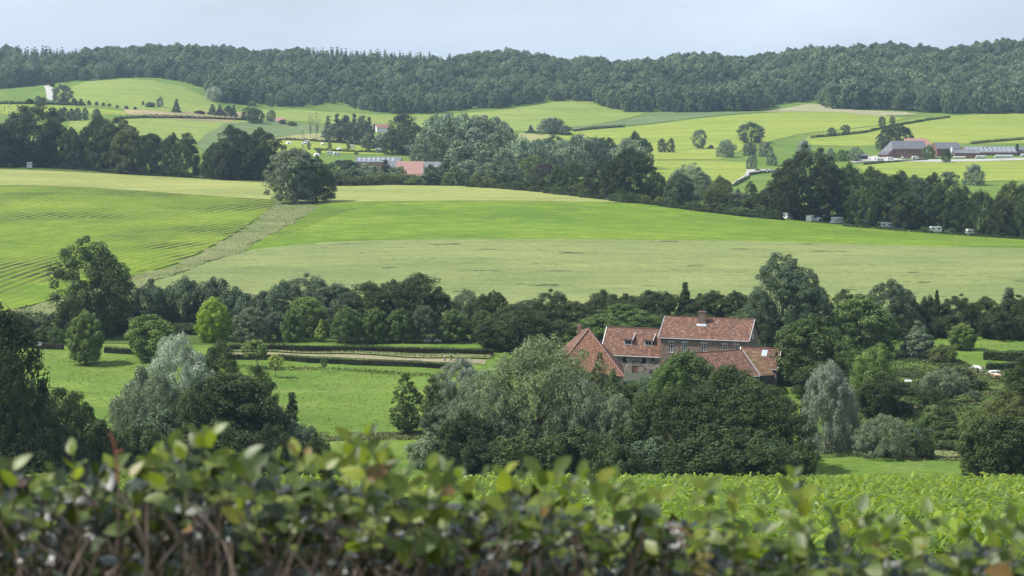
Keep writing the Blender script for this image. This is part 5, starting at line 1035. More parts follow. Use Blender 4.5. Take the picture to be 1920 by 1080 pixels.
def make_tent(mat):
    r = empty('tent', (0, 0, 0))
    q = MB(); n = 10
    for i in range(n):
        a0, a1 = math.pi*i/n, math.pi*(i+1)/n
        for j in range(6):
            t0, t1 = -1+2*j/6, -1+2*(j+1)/6
            f = lambda a, t: (t*2.4, math.cos(a)*1.7*math.sqrt(max(0.02, 1-t*t*0.85)), math.sin(a)*2.0*math.sqrt(max(0.02, 1-t*t*0.75)))
            q.quad(f(a0, t0), f(a0, t1), f(a1, t1), f(a1, t0))
    q.build('canopy', mat, r, True)
    q = MB(); q.box((-0.6, -1.78, 0.05), (0.6, -1.70, 1.35)); q.build('entrance', M['car_dark'], r)
    for sx in (-1, 1):
        for sy in (-1, 1):
            q = MB(); q.tube([(sx*1.6, sy*1.4, 0.6), (sx*2.9, sy*2.3, 0.0)], [0.02, 0.02], 4); q.build('guy_rope', M['grey'], r)
    return r
def copy_tree(o, parent=None):
    c = o.copy(); C.objects.link(c); c.parent = parent
    for ch in list(o.children): copy_tree(ch, c)
    return c
used = set()
def put(o, loc, rz, label, cat, group=None, sc=1.0):
    r = o if o.name not in used else copy_tree(o)
    used.add(o.name); used.add(r.name)
    r.location = loc; r.rotation_euler = (0, 0, rz); r.scale = (sc, sc, sc); tag(r, label, cat, group); return r
cw, cr_, cb_, cd = make_car(M['car_white']), make_car(M['car_red']), make_car(M['car_blue']), make_car(M['car_dark'])
cv, cp, tw, tr_ = make_caravan(), make_camper(), make_tent(M['canvas_white']), make_tent(M['canvas_red'])
# behind the footpath hedge
put(cw, G(811, 491), 0.15, 'pale car parked behind the clipped hedge, left of the dark red cars', 'car')
put(cr_, G(838, 491.5), 0.1, 'dark red car parked behind the clipped hedge, nearer the white car', 'car')
put(cr_, G(863, 492), 0.1, 'dark red car parked rightmost behind the clipped hedge', 'car')
# camp site under the right tree row
for i, (o, px, y, rz, lab) in enumerate([
 (cp, 1477, 413, -2.2, 'white camper van leftmost under the tallest very dark oak'), (cp, 1519, 417, 1.2, 'white camper van just right of the tallest dark oak trunk'), (tw, 1534, 417, 0.4, 'white awning tent beside the second camper van under the trees'),
 (cp, 1568, 421, -2.5, 'white camper van between the oak and the next dark tree'), (cp, 1617, 425, 2.9, 'white camper van with three side windows in the middle of the row'), (cv, 1662, 429, 0.1, 'white caravan right of the middle camper van'),
 (tw, 1690, 430, 0.1, 'pale tent half hidden between the dark camp trees'), (cv, 1754, 437, 0.2, 'white caravan right of the slim white post'), (tw, 1781, 438, 0.1, 'white tent beside the caravan near the right end of the camp'), (cv, 1822, 442, 0.15, 'white caravan last on the right at the camp edge')]):
    g = hit(px, y-1, 780); put(o, g, rz, lab, {'caravan': 'caravan', 'camper_van': 'camper van', 'tent': 'tent'}[o.name.split('.')[0]], 'campers under the right tree row')
# distant camping meadow
for o, px, y, rz, lab in [
 (tw, 541, 270, 0.2, 'white tent leftmost in the distant camping meadow'), (cv, 576, 269, 0.2, 'white caravan beside the first pale awning in the camping meadow'), (tw, 571, 271, 0.5, 'pale awning standing left of the first camping meadow caravan'), (tw, 605, 272, 1.4, 'white tent with a dark entrance in the middle of the camping meadow'),
 (tw, 636, 282, 0.3, 'pale dome tent low in the middle of the camping meadow'), (cv, 660, 278, 0.1, 'white caravan standing right of the low dome tent'), (cv, 710, 284, 0.1, 'white caravan beside the red tent in the camping meadow'), (tr_, 718, 284, 0.4, 'small red tent right of the caravan in the camping meadow'),
 (tw, 729, 282, 1.2, 'pale tent with dark opening right of the red tent'), (cv, 741, 280, 0.3, 'white caravan under the light green trees right of the camping meadow'), (cv, 619, 290, 0.1, 'white caravan just below the lower camping meadow hedge'), (cv, 631, 292, 0.4, 'white caravan lowest in the camping meadow beside the shrubs'), (tw, 594, 292, 0.1, 'white tent below the hedge at the camping meadow left side')]:
    g = hit(px, y, 1300); put(o, g, rz, lab, {'caravan': 'caravan', 'tent': 'tent'}[o.name.split('.')[0]], 'tents and caravans in the camping meadow')
for o, px, y, rz, lab in [
 (cv, 1650, 303, 0.1, 'white caravan leftmost of three before the far right farm'), (cv, 1669, 301, 0.2, 'white caravan second of three before the far right farm'), (cv, 1716, 299, 0.1, 'white caravan nearest the light green round tree at the far farm'), (tw, 1640, 299, 0.1, 'white awning tent behind the leftmost farm caravan')]:
    put(o, hit(px, y, 1250), rz, lab, {'caravan': 'caravan', 'tent': 'tent'}[o.name.split('.')[0]], 'caravans before the far right farm')
for o, px, y, rz, lab in [
 (cw, 1692, 297, 1.3, 'white car parked before the big grey roofed far farmhouse'), (cb_, 1700, 297, 1.3, 'blue car parked beside the white car at the far farmhouse'), (cw, 1755, 296, 0.2, 'white car parked right of the light green round tree'), (cw, 86, 192, 0.1, 'white car at the foot of the pale country road'), (cd, 113, 160, 0.1, 'dark car parked at the top of the pale country road'),
 (cd, 1422, 321, 0.1, 'dark car on the small farm lane bridge'), (cw, 1438, 321, 0.1, 'white car on the small farm lane right of the dark car')]:
    put(o, hit(px, y, 1180), rz, lab, 'car')
# wrapped bales
def make_bale():
    r = empty('silage_bale', (0, 0, 0)); q = MB(); q.tube([(-0.62, 0, 0.62), (-0.5, 0, 0.62), (0.5, 0, 0.62), (0.62, 0, 0.62)], [0.5, 0.64, 0.64, 0.5], 12)
    q.build('wrap', M['wrap'], r, True); q = MB()
    for x in (0.0,): q.tube([(x-0.02, 0, 0.62), (x+0.02, 0, 0.62)], [0.655, 0.655], 12)
    q.build('seam', M['grey'], r); return r
bl = make_bale(); n_ = 0
def bale_row(px0, px1, y, lv, where):
    global n_
    g0, g1 = hit(px0, y, 1250), hit(px1, y, 1250); n = max(2, int((g1-g0).length/1.35)); 
    for l in range(lv):
        for i in range(n-l):
            p = g0.lerp(g1, (i+0.5*l)/max(1, n-1)); put(bl, (p.x, p.y, h(p.x, p.y)+0.3+l*1.15), 0.1+i*0.03, 'wrapped bale, %s from left, %s, %s' % (ORD[min(i+1, 44)], ('bottom layer', 'upper layer')[l], where), 'bale', 'wrapped silage bales at the far right farm')
bale_row(1830, 1848, 298, 2, 'left bale stack')
bale_row(1866, 1899, 297, 2, 'long bale stack')
bale_row(1789, 1809, 297, 1, 'row before the brick shed')
bale_row(1914, 1934, 295, 2, 'rightmost bale stack')
# posts, boards, boxes
def simple(name, label, cat, g, parts, rz=0):
    r = empty(name, g, rz); tag(r, label, cat)
    for nm, mat, boxes in parts:
        q = MB()
        for lo, hi in boxes: q.box(lo, hi)
        q.build(nm, mat, r)
    return r
simple('information_board', 'small white information board on two dark posts by the meadow hedge', 'sign', G(74, 478), [('panel', M['white'], [((-0.5, -0.04, 1.1), (0.5, 0.02, 1.9))]), ('picture', M['stripe'], [((-0.42, -0.06, 1.35), (-0.05, -0.045, 1.8)), ((0.05, -0.06, 1.5), (0.40, -0.045, 1.8))]), ('post', M['dark'], [((-0.55, 0.03, -0.2), (-0.45, 0.13, 1.95))]), ('post', M['dark'], [((0.45, 0.03, -0.2), (0.55, 0.13, 1.95))])])
simple('hunting_hide', 'small pale box hide standing under the dark left tree row', 'hide', G(55, 1062), [('cabin', M['lead'], [((-1.3, -0.1, 0.6), (1.3, 1.6, 3.6))]), ('slot', M['dark'], [((-0.9, -0.13, 2.5), (0.9, -0.1, 2.9))]), ('leg', M['dark'], [((-1.2, 0, -0.3), (-1.0, 0.2, 0.6))]), ('leg', M['dark'], [((1.0, 0, -0.3), (1.2, 0.2, 0.6))])])
g = hit(1740, 433, 780); simple('marker_post', 'slim white post at the field edge before the camp trees', 'post', g, [('shaft', M['white'], [((-0.12, -0.1, -0.2), (0.12, 0.1, 2.1))]), ('cap', M['grey'], [((-0.15, -0.13, 2.1), (0.15, 0.13, 2.2))])])
g = hit(1703, 719, 350); simple('garden_bench', 'low white bench on the garden grass right of the farmhouse', 'bench', g, [('seat', M['white'], [((-0.75, -0.2, 0.42), (0.75, 0.25, 0.50))]), ('backrest', M['white'], [((-0.75, 0.25, 0.45), (0.75, 0.30, 0.85))]), ('leg', M['white'], [((-0.7, -0.15, 0), (-0.62, 0.2, 0.42))]), ('leg', M['white'], [((0.62, -0.15, 0), (0.7, 0.2, 0.42))])])
for px, lab in ((1763, 'left of two small yellow green boxes standing on the garden slope'), (1780, 'right of two small yellow green boxes standing on the garden slope')):
    g = hit(px, 741, 350); simple('garden_box', lab, 'box', g, [('box', M['limebox'], [((-0.24, -0.2, 0.35), (0.24, 0.2, 1.0))]), ('lid', M['canvas_white'], [((-0.27, -0.23, 1.0), (0.27, 0.23, 1.06))]), ('stand', M['dark'], [((-0.2, -0.15, 0), (0.2, 0.15, 0.35))])])
for px, y, hh, lab in ((27, 195, 14, 'slim wooden pole on the far left hillside by the road'), (201, 200, 12, 'slim wooden pole standing among the small hillside trees'), (160, 196, 10, 'slim wooden pole right of the dark domed hillside tree')):
    g = hit(px, y, 1400); k = g.y/F; r = empty('utility_pole', g); tag(r, lab, 'pole'); q = MB(); q.tube([(0, 0, -0.3), (0, 0, hh*k)], [0.2, 0.15], 6); q.build('shaft', M['fencewood'], r); q = MB(); q.box((-1.0, -0.1, hh*k-0.9), (1.0, 0.1, hh*k-0.7)); q.build('crossbar', M['fencewood'], r)
r = empty('field_fence', hit(1840, 655, 400)); tag(r, 'wooden post and wire fence across the right hand meadow', 'fence'); b0 = r.location
ps = [hit(px, 655-(px-1840)*0.04, 400) for px in range(1840, 1960, 13)]
for p in ps:
    q = MB(); p_ = p-b0; q.tube([p_+Vector((0, 0, -0.2)), p_+Vector((0, 0, 1.25))], [0.06, 0.05], 5); q.build('post', M['fencewood'], r)
q = MB()
for zt in (0.5, 1.05): q.tube([p-b0+Vector((0, 0, zt)) for p in ps], [0.012]*len(ps), 3)
q.build('wire', M['grey'], r)
for i, (px, y) in enumerate(((443, 683), (450, 682), (471, 682), (479, 681), (499, 692), (511, 697), (522, 694))):
    g = hit(px, y, 400); r = empty('tree_stake', g); tag(r, 'thin wooden stake in the left meadow, %s from the left' % ORD[i+1], 'stake', 'stakes among the young meadow trees'); q = MB(); q.tube([(0, 0, -0.1), (0, 0, 1.1)], [0.05, 0.04], 5); q.build('shaft', M['fencewood'], r)

# ------------------------------------------------------------------ people and cows: skinned skeletons
def skin(name, joints, edges, mat, parent=None, sub=2):
    me = bpy.data.meshes.new(name); me.from_pydata([j[:3] for j in joints], edges, []); me.update()
    o = link(name, me, parent); o.modifiers.new('skin', 'SKIN').use_smooth_shade = True; me = o.data
    for i, j in enumerate(joints):
        rr_ = j[3] if isinstance(j[3], tuple) else (j[3], j[3]); me.skin_vertices[0].data[i].radius = rr_
    me.skin_vertices[0].data[0].use_root = True; s = o.modifiers.new('sub', 'SUBSURF'); s.levels = sub; s.render_levels = sub
    me.materials.append(mat); return o
paint('skin_tone', (0.50, 0.30, 0.22)); paint('cloth_dark', (0.02, 0.02, 0.03)); paint('cloth_pale', (0.42, 0.40, 0.44)); paint('cloth_jeans', (0.06, 0.09, 0.16)); paint('hair_brown', (0.06, 0.04, 0.025)); paint('hair_grey', (0.35, 0.34, 0.32))
def person(g, rz, top, legs, hair, label, arms=0.0):
    r = empty('person', g, rz); tag(r, label, 'person', 'two walkers on the footpath')
    J = [(0, 0, 0.95, (0.15, 0.11)), (0, 0, 1.2, (0.14, 0.10)), (0, 0, 1.40, (0.16, 0.10)), (0, 0, 1.50, 0.06), (0, -0.01, 1.60, (0.075, 0.09)), (0, -0.01, 1.70, (0.07, 0.085)),
         (0.17, 0, 1.42, 0.06), (0.22, 0.02, 1.15, 0.042), (0.22, -0.08+arms, 0.93, 0.034), (0.21, -0.12+arms, 0.84, 0.036),
         (-0.17, 0, 1.42, 0.06), (-0.22, 0.02, 1.15, 0.042), (-0.22, -0.05-arms, 0.93, 0.034), (-0.21, -0.08-arms, 0.84, 0.036),
         (0.09, 0, 0.86, 0.09), (0.10, -0.10, 0.48, 0.062), (0.10, -0.10, 0.09, 0.042), (0.10, -0.24, 0.04, 0.036), (-0.09, 0, 0.86, 0.09), (-0.10, 0.03, 0.48, 0.062), (-0.10, 0.16, 0.10, 0.042), (-0.10, 0.03, 0.04, 0.036)]
    E = [(0, 1), (1, 2), (2, 3), (3, 4), (4, 5), (2, 6), (6, 7), (7, 8), (8, 9), (2, 10), (10, 11), (11, 12), (12, 13), (0, 14), (14, 15), (15, 16), (16, 17), (0, 18), (18, 19), (19, 20), (20, 21)]
    skin('body', J, E, M['skin_tone'], r)
    skin('shirt', [(0, 0, 0.98, (0.185, 0.14)), (0, 0, 1.2, (0.165, 0.125)), (0, 0, 1.41, (0.18, 0.12)), (0.18, 0, 1.43, 0.075), (0.22, 0.02, 1.18, 0.058), (-0.18, 0, 1.43, 0.075), (-0.22, 0.02, 1.18, 0.058)], [(0, 1), (1, 2), (2, 3), (3, 4), (2, 5), (5, 6)], top, r)
    skin('trousers', [(0, 0, 0.94, (0.17, 0.125)), (0.09, 0, 0.84, 0.105), (0.10, -0.10, 0.48, 0.078), (0.10, -0.09, 0.13, 0.06), (-0.09, 0, 0.84, 0.105), (-0.10, 0.03, 0.48, 0.078), (-0.10, 0.15, 0.14, 0.06)], [(0, 1), (1, 2), (2, 3), (0, 4), (4, 5), (5, 6)], legs, r)
    skin('hair', [(0, 0.025, 1.66, (0.085, 0.085)), (0, 0.02, 1.75, (0.078, 0.08))], [(0, 1)], hair, r)
    return r
person(hit(834, 678.5, 400), 3.0, M['cloth_pale'], M['cloth_jeans'], M['hair_grey'], 'person in a pale shirt walking on the footpath, left of the one in black', 0.06)
person(hit(846, 678.5, 400), 3.3, M['cloth_dark'], M['cloth_dark'], M['hair_brown'], 'person dressed in black walking on the footpath', -0.05)
paint('cow_white', (0.62, 0.60, 0.56)); paint('cow_tan', (0.42, 0.28, 0.18)); paint('cow_muzzle', (0.25, 0.17, 0.14))
def cow(g, rz, mat, label, lying=False, sc=1.0):
    r = empty('cow', g, rz); tag(r, label, 'cow', 'cows in the rough pasture on the right'); r.scale = (sc, sc, sc)
    dz = -0.62 if lying else 0.0; Z = 1.08+dz
    J = [(0, 0, Z, (0.36, 0.38)), (0.55, 0, Z+0.02, (0.33, 0.36)), (0.95, 0, Z+0.1, (0.20, 0.26)), (1.3, 0, Z+0.12, (0.13, 0.18)), (1.52, 0, Z+(-0.02 if lying else -0.2), (0.12, 0.14)), (1.72, 0, Z+(-0.14 if lying else -0.4), (0.075, 0.085)),
         (-0.5, 0, Z+0.03, (0.34, 0.36)), (-0.95, 0, Z+0.05, (0.28, 0.27))]
    E = [(0, 1), (1, 2), (2, 3), (3, 4), (4, 5), (0, 6), (6, 7)]
    if not lying:
        for s in (-1, 1):
            k = len(J); J += [(0.62, s*0.2, 0.82, 0.13), (0.66, s*0.2, 0.45, 0.07), (0.64, s*0.2, 0.06, 0.06)]; E += [(1, k), (k, k+1), (k+1, k+2)]
            k = len(J); J += [(-0.82, s*0.2, 0.85, 0.17), (-0.68, s*0.21, 0.60, 0.09), (-0.92, s*0.21, 0.38, 0.06), (-0.85, s*0.21, 0.06, 0.06)]; E += [(7, k), (k, k+1), (k+1, k+2), (k+2, k+3)]
    else:
        for s in (-1, 1):
            k = len(J); J += [(0.75, s*0.34, 0.2, 0.11), (0.45, s*0.45, 0.09, 0.06)]; E += [(1, k), (k, k+1)]
            k = len(J); J += [(-0.6, s*0.40, 0.22, 0.14), (-0.1, s*0.52, 0.09, 0.06)]; E += [(6, k), (k, k+1)]
    skin('body', J, E, mat, r)
    for s in (-1, 1):
        q = MB(); hz_ = Z+0.12; q.tube([(1.38, s*0.10, hz_), (1.36, s*0.24, hz_+0.02), (1.35, s*0.32, hz_-0.03)], [0.03, 0.05, 0.01], 6); q.build('ear', mat, r)
        q = MB(); q.tube([(1.42, s*0.07, hz_+0.08), (1.44, s*0.15, hz_+0.16), (1.50, s*0.16, hz_+0.24)], [0.03, 0.02, 0.006], 6); q.build('horn', M['canvas_white'], r)
    q = MB(); q.tube([(-1.16, 0, Z+0.2), (-1.26, 0, Z-0.1), (-1.24, 0, max(0.1, Z-0.6))], [0.04, 0.03, 0.05], 6); q.build('tail', mat, r)
    if not lying:
        q = MB(); q.tube([(-0.5, 0, 0.78), (-0.5, 0, 0.62)], [0.17, 0.10], 8); q.build('udder', M['cow_muzzle'], r)
cow(hit(1834, 699, 380), 2.1, M['cow_white'], 'white cow standing beside the short grey lane', sc=1.05)
cow(hit(1861, 702, 380), 0.25, M['cow_white'], 'white cow lying down between the other two cows', True, 1.1)
cow(hit(1871, 714, 380), 2.5, M['cow_tan'], 'tan cow standing lowest on the slope beside the big olive tree', sc=1.05)
# ------------------------------------------------------------------ corn field between hedge and valley
rng = np.random.default_rng(21)
m, nt, out = newmat('corn_leaf'); at = N(nt, 'ShaderNodeAttribute', attribute_name='tint'); cc_ = ramp(nt, at.outputs['Fac'], [(0.0, (0.035, 0.075, 0.012)), (0.5, (0.110, 0.185, 0.014)), (1.0, (0.26, 0.34, 0.025))])
d = N(nt, 'ShaderNodeBsdfPrincipled', {'Base Color': cc_, 'Roughness': 0.42, 'Specular IOR Level': 0.45}); t = N(nt, 'ShaderNodeBsdfTranslucent', {'Color': mixc(nt, 0.4, cc_, (0.30, 0.42, 0.02))})
mx = N(nt, 'ShaderNodeMixShader', {0: 0.42}); nt.links.new(d.outputs[0], mx.inputs[1]); nt.links.new(t.outputs[0], mx.inputs[2]); nt.links.new(mx.outputs[0], out.inputs[0]); M['corn'] = m
def corn():
    rows = np.arange(21, 85, 0.75); px_, py_ = [], []
    for y in rows:
        hw = (y*0.32)+2; n = int(2*hw/0.36); x = np.linspace(-hw, hw, n)+rng.normal(size=n)*0.05
        px_.append(x); py_.append(y+rng.normal(size=n)*0.06+x*0.02)
    px_ = np.concatenate(px_); py_ = np.concatenate(py_); n = len(px_); pz = hmap(px_, py_); H = rng.uniform(0.55, 0.82, n)
    NL, SG = 6, 4; V = []; T = []
    for k in range(NL):
        az = rng.uniform(0, 6.283, n) if k == 0 else az+3.14+rng.normal(size=n)*0.5
        L = rng.uniform(0.55, 0.95, n)*(1.0 if k < 4 else 0.75); z0 = H*(0.25+0.13*k); up = rng.uniform(0.9, 1.5, n)*(0.8+0.12*k); wd_ = rng.uniform(0.035, 0.06, n)
        ca, sa = np.cos(az), np.sin(az); tw_ = rng.normal(size=n)*0.6
        ring = []
        for i in range(SG+1):
            u = i/SG; out_ = L*0.75*u; zz_ = pz+z0+L*(up*u*0.62-1.0*u*u*up*0.55); w_ = wd_*(0.55+1.1*u if u < 0.4 else 1.0*(1-u)/0.6+0.02)
            c = np.stack([px_+ca*out_, py_+sa*out_, zz_], 1); tt = tw_*u
            sd_ = np.stack([-sa*np.cos(tt), ca*np.cos(tt), np.sin(tt)], 1)*w_[:, None]
            ring += [c-sd_, c+sd_]
        V.append(np.stack(ring, 1)); T.append(rng.random(n)*0.6+0.1*k*0.7)
    V = np.stack(V, 1)     # n, NL, 2*(SG+1), 3
    co = V.reshape(-1, 3); base = np.arange(n*NL)*2*(SG+1); f = []
    for i in range(SG): f.append(np.stack([base+2*i, base+2*i+1, base+2*i+3, base+2*i+2], 1))
    fc = np.stack(f, 1).reshape(-1, 4); tint = np.repeat(np.clip(np.stack(T, 1).reshape(-1), 0, 1), SG)
    me = npmesh('corn_field', co, fc); a = me.attributes.new('tint', 'FLOAT', 'FACE'); a.data.foreach_set('value', tint.astype(np.float32)); me.materials.append(M['corn'])
    o = link('corn_field', me); tag(o, 'young bright green maize plants covering the slope behind the hedge', 'corn', kind='stuff')
corn()
sheet('corn_field_soil', [(-30, 19), (30, 19), (36, 86), (-36, 86)], plain('dark_field_soil', (0.045, 0.045, 0.022), 0.95), 0.02, 'dark soil under the maize plants', 'soil', world=True)

# ------------------------------------------------------------------ the clipped hedge right in front of the viewpoint
def hedge_leaf_mat(name, stops, rough=0.38, trans=0.35):
    m, nt, out = newmat(name); at = N(nt, 'ShaderNodeAttribute', attribute_name='tint'); c = ramp(nt, at.outputs['Fac'], stops)
    geo = N(nt, 'ShaderNodeNewGeometry'); nn = noise(nt, geo.outputs['Position'], 90, 3, 0.6)
    c = mixc(nt, 1.0, c, ramp(nt, nn, [(0.3, (0.78,)*3), (0.7, (1.12,)*3)]), 'MULTIPLY')
    d = N(nt, 'ShaderNodeBsdfPrincipled', {'Base Color': c, 'Roughness': rough, 'Specular IOR Level': 0.5}); t = N(nt, 'ShaderNodeBsdfTranslucent', {'Color': mixc(nt, 0.5, c, (0.30, 0.40, 0.02))})
    mx = N(nt, 'ShaderNodeMixShader', {0: trans}); nt.links.new(d.outputs[0], mx.inputs[1]); nt.links.new(t.outputs[0], mx.inputs[2]); nt.links.new(mx.outputs[0], out.inputs[0]); return m
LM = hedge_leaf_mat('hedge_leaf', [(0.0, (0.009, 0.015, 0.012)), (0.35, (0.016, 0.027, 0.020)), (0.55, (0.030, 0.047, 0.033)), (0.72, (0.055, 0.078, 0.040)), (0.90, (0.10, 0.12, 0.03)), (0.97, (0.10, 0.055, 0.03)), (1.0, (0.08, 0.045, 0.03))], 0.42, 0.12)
YL = hedge_leaf_mat('young_leaf', [(0.0, (0.035, 0.06, 0.026)), (0.4, (0.105, 0.150, 0.030)), (0.85, (0.26, 0.30, 0.035)), (1.0, (0.20, 0.11, 0.04))], 0.45, 0.45)
def real_leaves(name, pos, axis, nrm, L, W, tint, mat, parent, fold=0.25):
    """ovate leaves folded along the midrib, six faces a side"""
    n = len(pos); axis = axis/np.linalg.norm(axis, axis=1)[:, None]; nrm = nrm-(nrm*axis).sum(1)[:, None]*axis; nrm /= np.linalg.norm(nrm, axis=1)[:, None]; sd_ = np.cross(axis, nrm)
    us = [0, 0.2, 0.45, 0.72, 1.0]; ws = [0.03, 0.42, 0.5, 0.34, 0.0]; L = L[:, None]; W = W[:, None]; curl = rng.uniform(-0.05, 0.28, n)[:, None]
    vs = []
    for u, w_ in zip(us, ws):
        c = pos+axis*L*u-nrm*L*curl*u*u
        vs += [c-sd_*W*w_+nrm*W*w_*fold, c, c+sd_*W*w_+nrm*W*w_*fold]
    co = np.stack(vs, 1).reshape(-1, 3); b = np.arange(n)*15; f = []
    for i in range(4):
        f.append(np.stack([b+3*i, b+3*i+1, b+3*i+4, b+3*i+3], 1)); f.append(np.stack([b+3*i+1, b+3*i+2, b+3*i+5, b+3*i+4], 1))
    fc = np.stack(f, 1).reshape(-1, 4); me = npmesh(name, co, fc); a = me.attributes.new('tint', 'FLOAT', 'FACE'); a.data.foreach_set('value', np.repeat(tint, 8).astype(np.float32)); me.materials.append(mat)
    me.polygons.foreach_set('use_smooth', [True]*len(fc))
    return link(name, me, parent)
HR = empty('hedge', (0, 3.2, -1.75)); tag(HR, 'out of focus clipped hedge with brown twigs and fresh shoots crossing the foreground', 'hedge'); HB = np.array(HR.location)
def ytop(px): return np.interp(px, [-1500, 0, 300, 620, 1000, 1300, 1600, 1920, 3400], [885, 885, 893, 900, 940, 995, 1034, 1045, 1045])
def zt(x, D): 
    px = CX+F*x/D; return -(ytop(CX+F*x/3.2)-YH)/F*np.maximum(3.2, D) + 0.012*np.sin(x*9)+0.01*np.sin(x*23+1)
def body(n, Dr, depth, L, tmin, tmax, name, bias=1.0, cl=0.0):
    x = rng.uniform(-3.0, 3.0, n); D = rng.uniform(*Dr, n); z = zt(x, D) - depth*rng.random(n)**bias - 0.05*np.abs(D-3.3)
    if cl:      # leaves gather in clusters, leaving bare twiggy gaps
        g_ = np.sin(x*17+z*31+1)*np.sin(x*7.3-z*43)+0.6*np.sin(x*41+D*9)*np.sin(z*70+x*5); k_ = g_ > rng.uniform(-1.3, cl, n); x, D, z = x[k_], D[k_], z[k_]; n = len(x)
    pos = np.stack([x, D, z], 1)-HB; ax = rng.normal(size=(n, 3)); ax[:, 2] += 0.25; nr = rng.normal(size=(n, 3))*0.75; nr[:, 2] += 0.75; nr[:, 1] -= 0.35
    Ls = L*rng.uniform(0.55, 1.25, n); dp = np.clip((zt(x, D)-z)/0.12, 0, 1); tn = np.clip(rng.uniform(tmin, tmax, n)*(0.25+0.75*rng.random(n))*(1.15-0.75*dp), 0, 1); tn = np.where(rng.random(n) < 0.012, 0.99, tn)  # deeper leaves get a darker tint, the hedge's shade put into the colour
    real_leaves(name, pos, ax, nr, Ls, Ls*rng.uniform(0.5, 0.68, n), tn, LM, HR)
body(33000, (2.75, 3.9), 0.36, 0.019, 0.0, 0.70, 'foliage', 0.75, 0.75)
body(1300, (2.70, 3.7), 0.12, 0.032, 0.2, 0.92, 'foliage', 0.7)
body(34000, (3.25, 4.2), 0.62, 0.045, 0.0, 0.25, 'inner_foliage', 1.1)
# twigs
q = MB(); rt = random.Random(4)
for i in range(7000):
    x = rt.uniform(-2.6, 2.6); D = rt.uniform(2.70, 3.1) if i % 2 else rt.uniform(2.9, 3.9); top = float(zt(np.array([x]), D)[0]); ln = rt.uniform(0.06, 0.22); s0 = top-rt.uniform(-0.01, 0.28)
    p1 = Vector((x, D, s0))-Vector(HB.tolist()); dv = Vector((rt.gauss(0, 0.55), rt.gauss(0, 0.4), 1)).normalized(); p0 = p1-dv*ln; mid = p0.lerp(p1, 0.5)+Vector((rt.gauss(0, 0.008), 0, rt.gauss(0, 0.006)))
    r0 = rt.uniform(0.0010, 0.0028); q.tube([p0, mid, p1], [r0*1.4, r0, r0*0.6], 4, False)
q.build('twigs', plain('hedge_twig', (0.075, 0.050, 0.036), 0.8, var=0.7, vs=25), HR)
q = MB()
for i in range(130):
    x = rt.uniform(-2.6, 2.6); D = rt.uniform(3.0, 3.7); p0 = Vector((x, D, -1.8))-Vector(HB.tolist()); p1 = Vector((x+rt.gauss(0, 0.15), D+rt.gauss(0, 0.1), float(zt(np.array([x]), D)[0])-0.12))-Vector(HB.tolist())
    q.tube([p0, p0.lerp(p1, 0.5)+Vector((rt.gauss(0, 0.03), 0, 0)), p1], [0.014, 0.010, 0.005], 5, False)
q.build('stems', M['bark'], HR)
# upright fresh shoots: stem plus paired leaves; (px, tip row, kind)
SHOOTS = [(20, 868), (60, 872), (98, 870), (150, 880), (205, 868), (240, 880), (290, 838), (318, 822), (345, 845), (372, 797), (398, 800), (425, 862), (455, 850), (475, 858), (520, 850), (552, 868), (585, 868), (612, 862), (640, 835), (655, 815), (690, 800), (705, 838), (740, 862), (765, 878), (805, 862),
          (835, 866), (865, 880), (905, 880), (945, 876), (985, 885), (1012, 872), (1040, 868), (1065, 890), (1090, 882), (1120, 892), (1150, 878), (1195, 912), (1240, 925), (1300, 900), (1325, 905), (1380, 925), (1440, 932), (1490, 882), (1505, 925), (1560, 950), (1610, 950), (1660, 970), (1740, 955), (1800, 970), (1860, 975), (1900, 968)]
sh = random.Random(9)
for k in range(30): SHOOTS.append((sh.uniform(-600, 2500), None))
GS_ = plain('green_shoot', (0.12, 0.13, 0.04), 0.6)
for px, yt in SHOOTS:
    Pn, Ax, Nr, Ls, Tn = [], [], [], [], []; q = MB()
    D = sh.uniform(3.0, 3.35); x = (px-CX)/F*D; zb = float(zt(np.array([x]), D)[0])
    if yt is None: yt = float(ytop(px))-sh.uniform(20, 60)
    zt_ = -(yt-YH)/F*D-0.012; b_ = Vector((x+sh.gauss(0, 0.01), D, zb-0.06)); t_ = Vector((x, D+sh.gauss(0, 0.01), zt_)); 
    q.tube([b_-Vector(HB.tolist()), b_.lerp(t_, 0.5)-Vector(HB.tolist())+Vector((sh.gauss(0, 0.004), 0, 0)), t_-Vector(HB.tolist())], [0.0020, 0.0016, 0.0008], 5, False)
    n = max(2, int((t_-b_).length/0.022))
    for i in range(n+1):
        u = i/n; p = b_.lerp(t_, u)
        for s in (-1, 1):
            if sh.random() < 0.15: continue
            az = (i*1.57+s*1.57+sh.gauss(0, 0.4)); a = Vector((math.cos(az), math.sin(az)*0.7, 0.9 if u > 0.7 else 0.35+sh.gauss(0, 0.25)))
            Pn.append(p); Ax.append(a); Nr.append((sh.gauss(0, 0.5), -0.7+sh.gauss(0, 0.4), 0.9)); Ls.append(sh.uniform(0.026, 0.048)*(0.8 if u > 0.9 else 1)); Tn.append(min(1, max(0, sh.gauss(0.40, 0.25) if sh.random() > 0.008 else 1.0)))
    st_ = q.build('shoot', GS_, HR)
    if Pn:
        Pn = np.array([tuple(v) for v in Pn])-HB; Ls = np.array(Ls); real_leaves('leaves', Pn, np.array([tuple(v) for v in Ax]), np.array(Nr, float), Ls, Ls*0.6, np.array(Tn), YL, st_, 0.2)
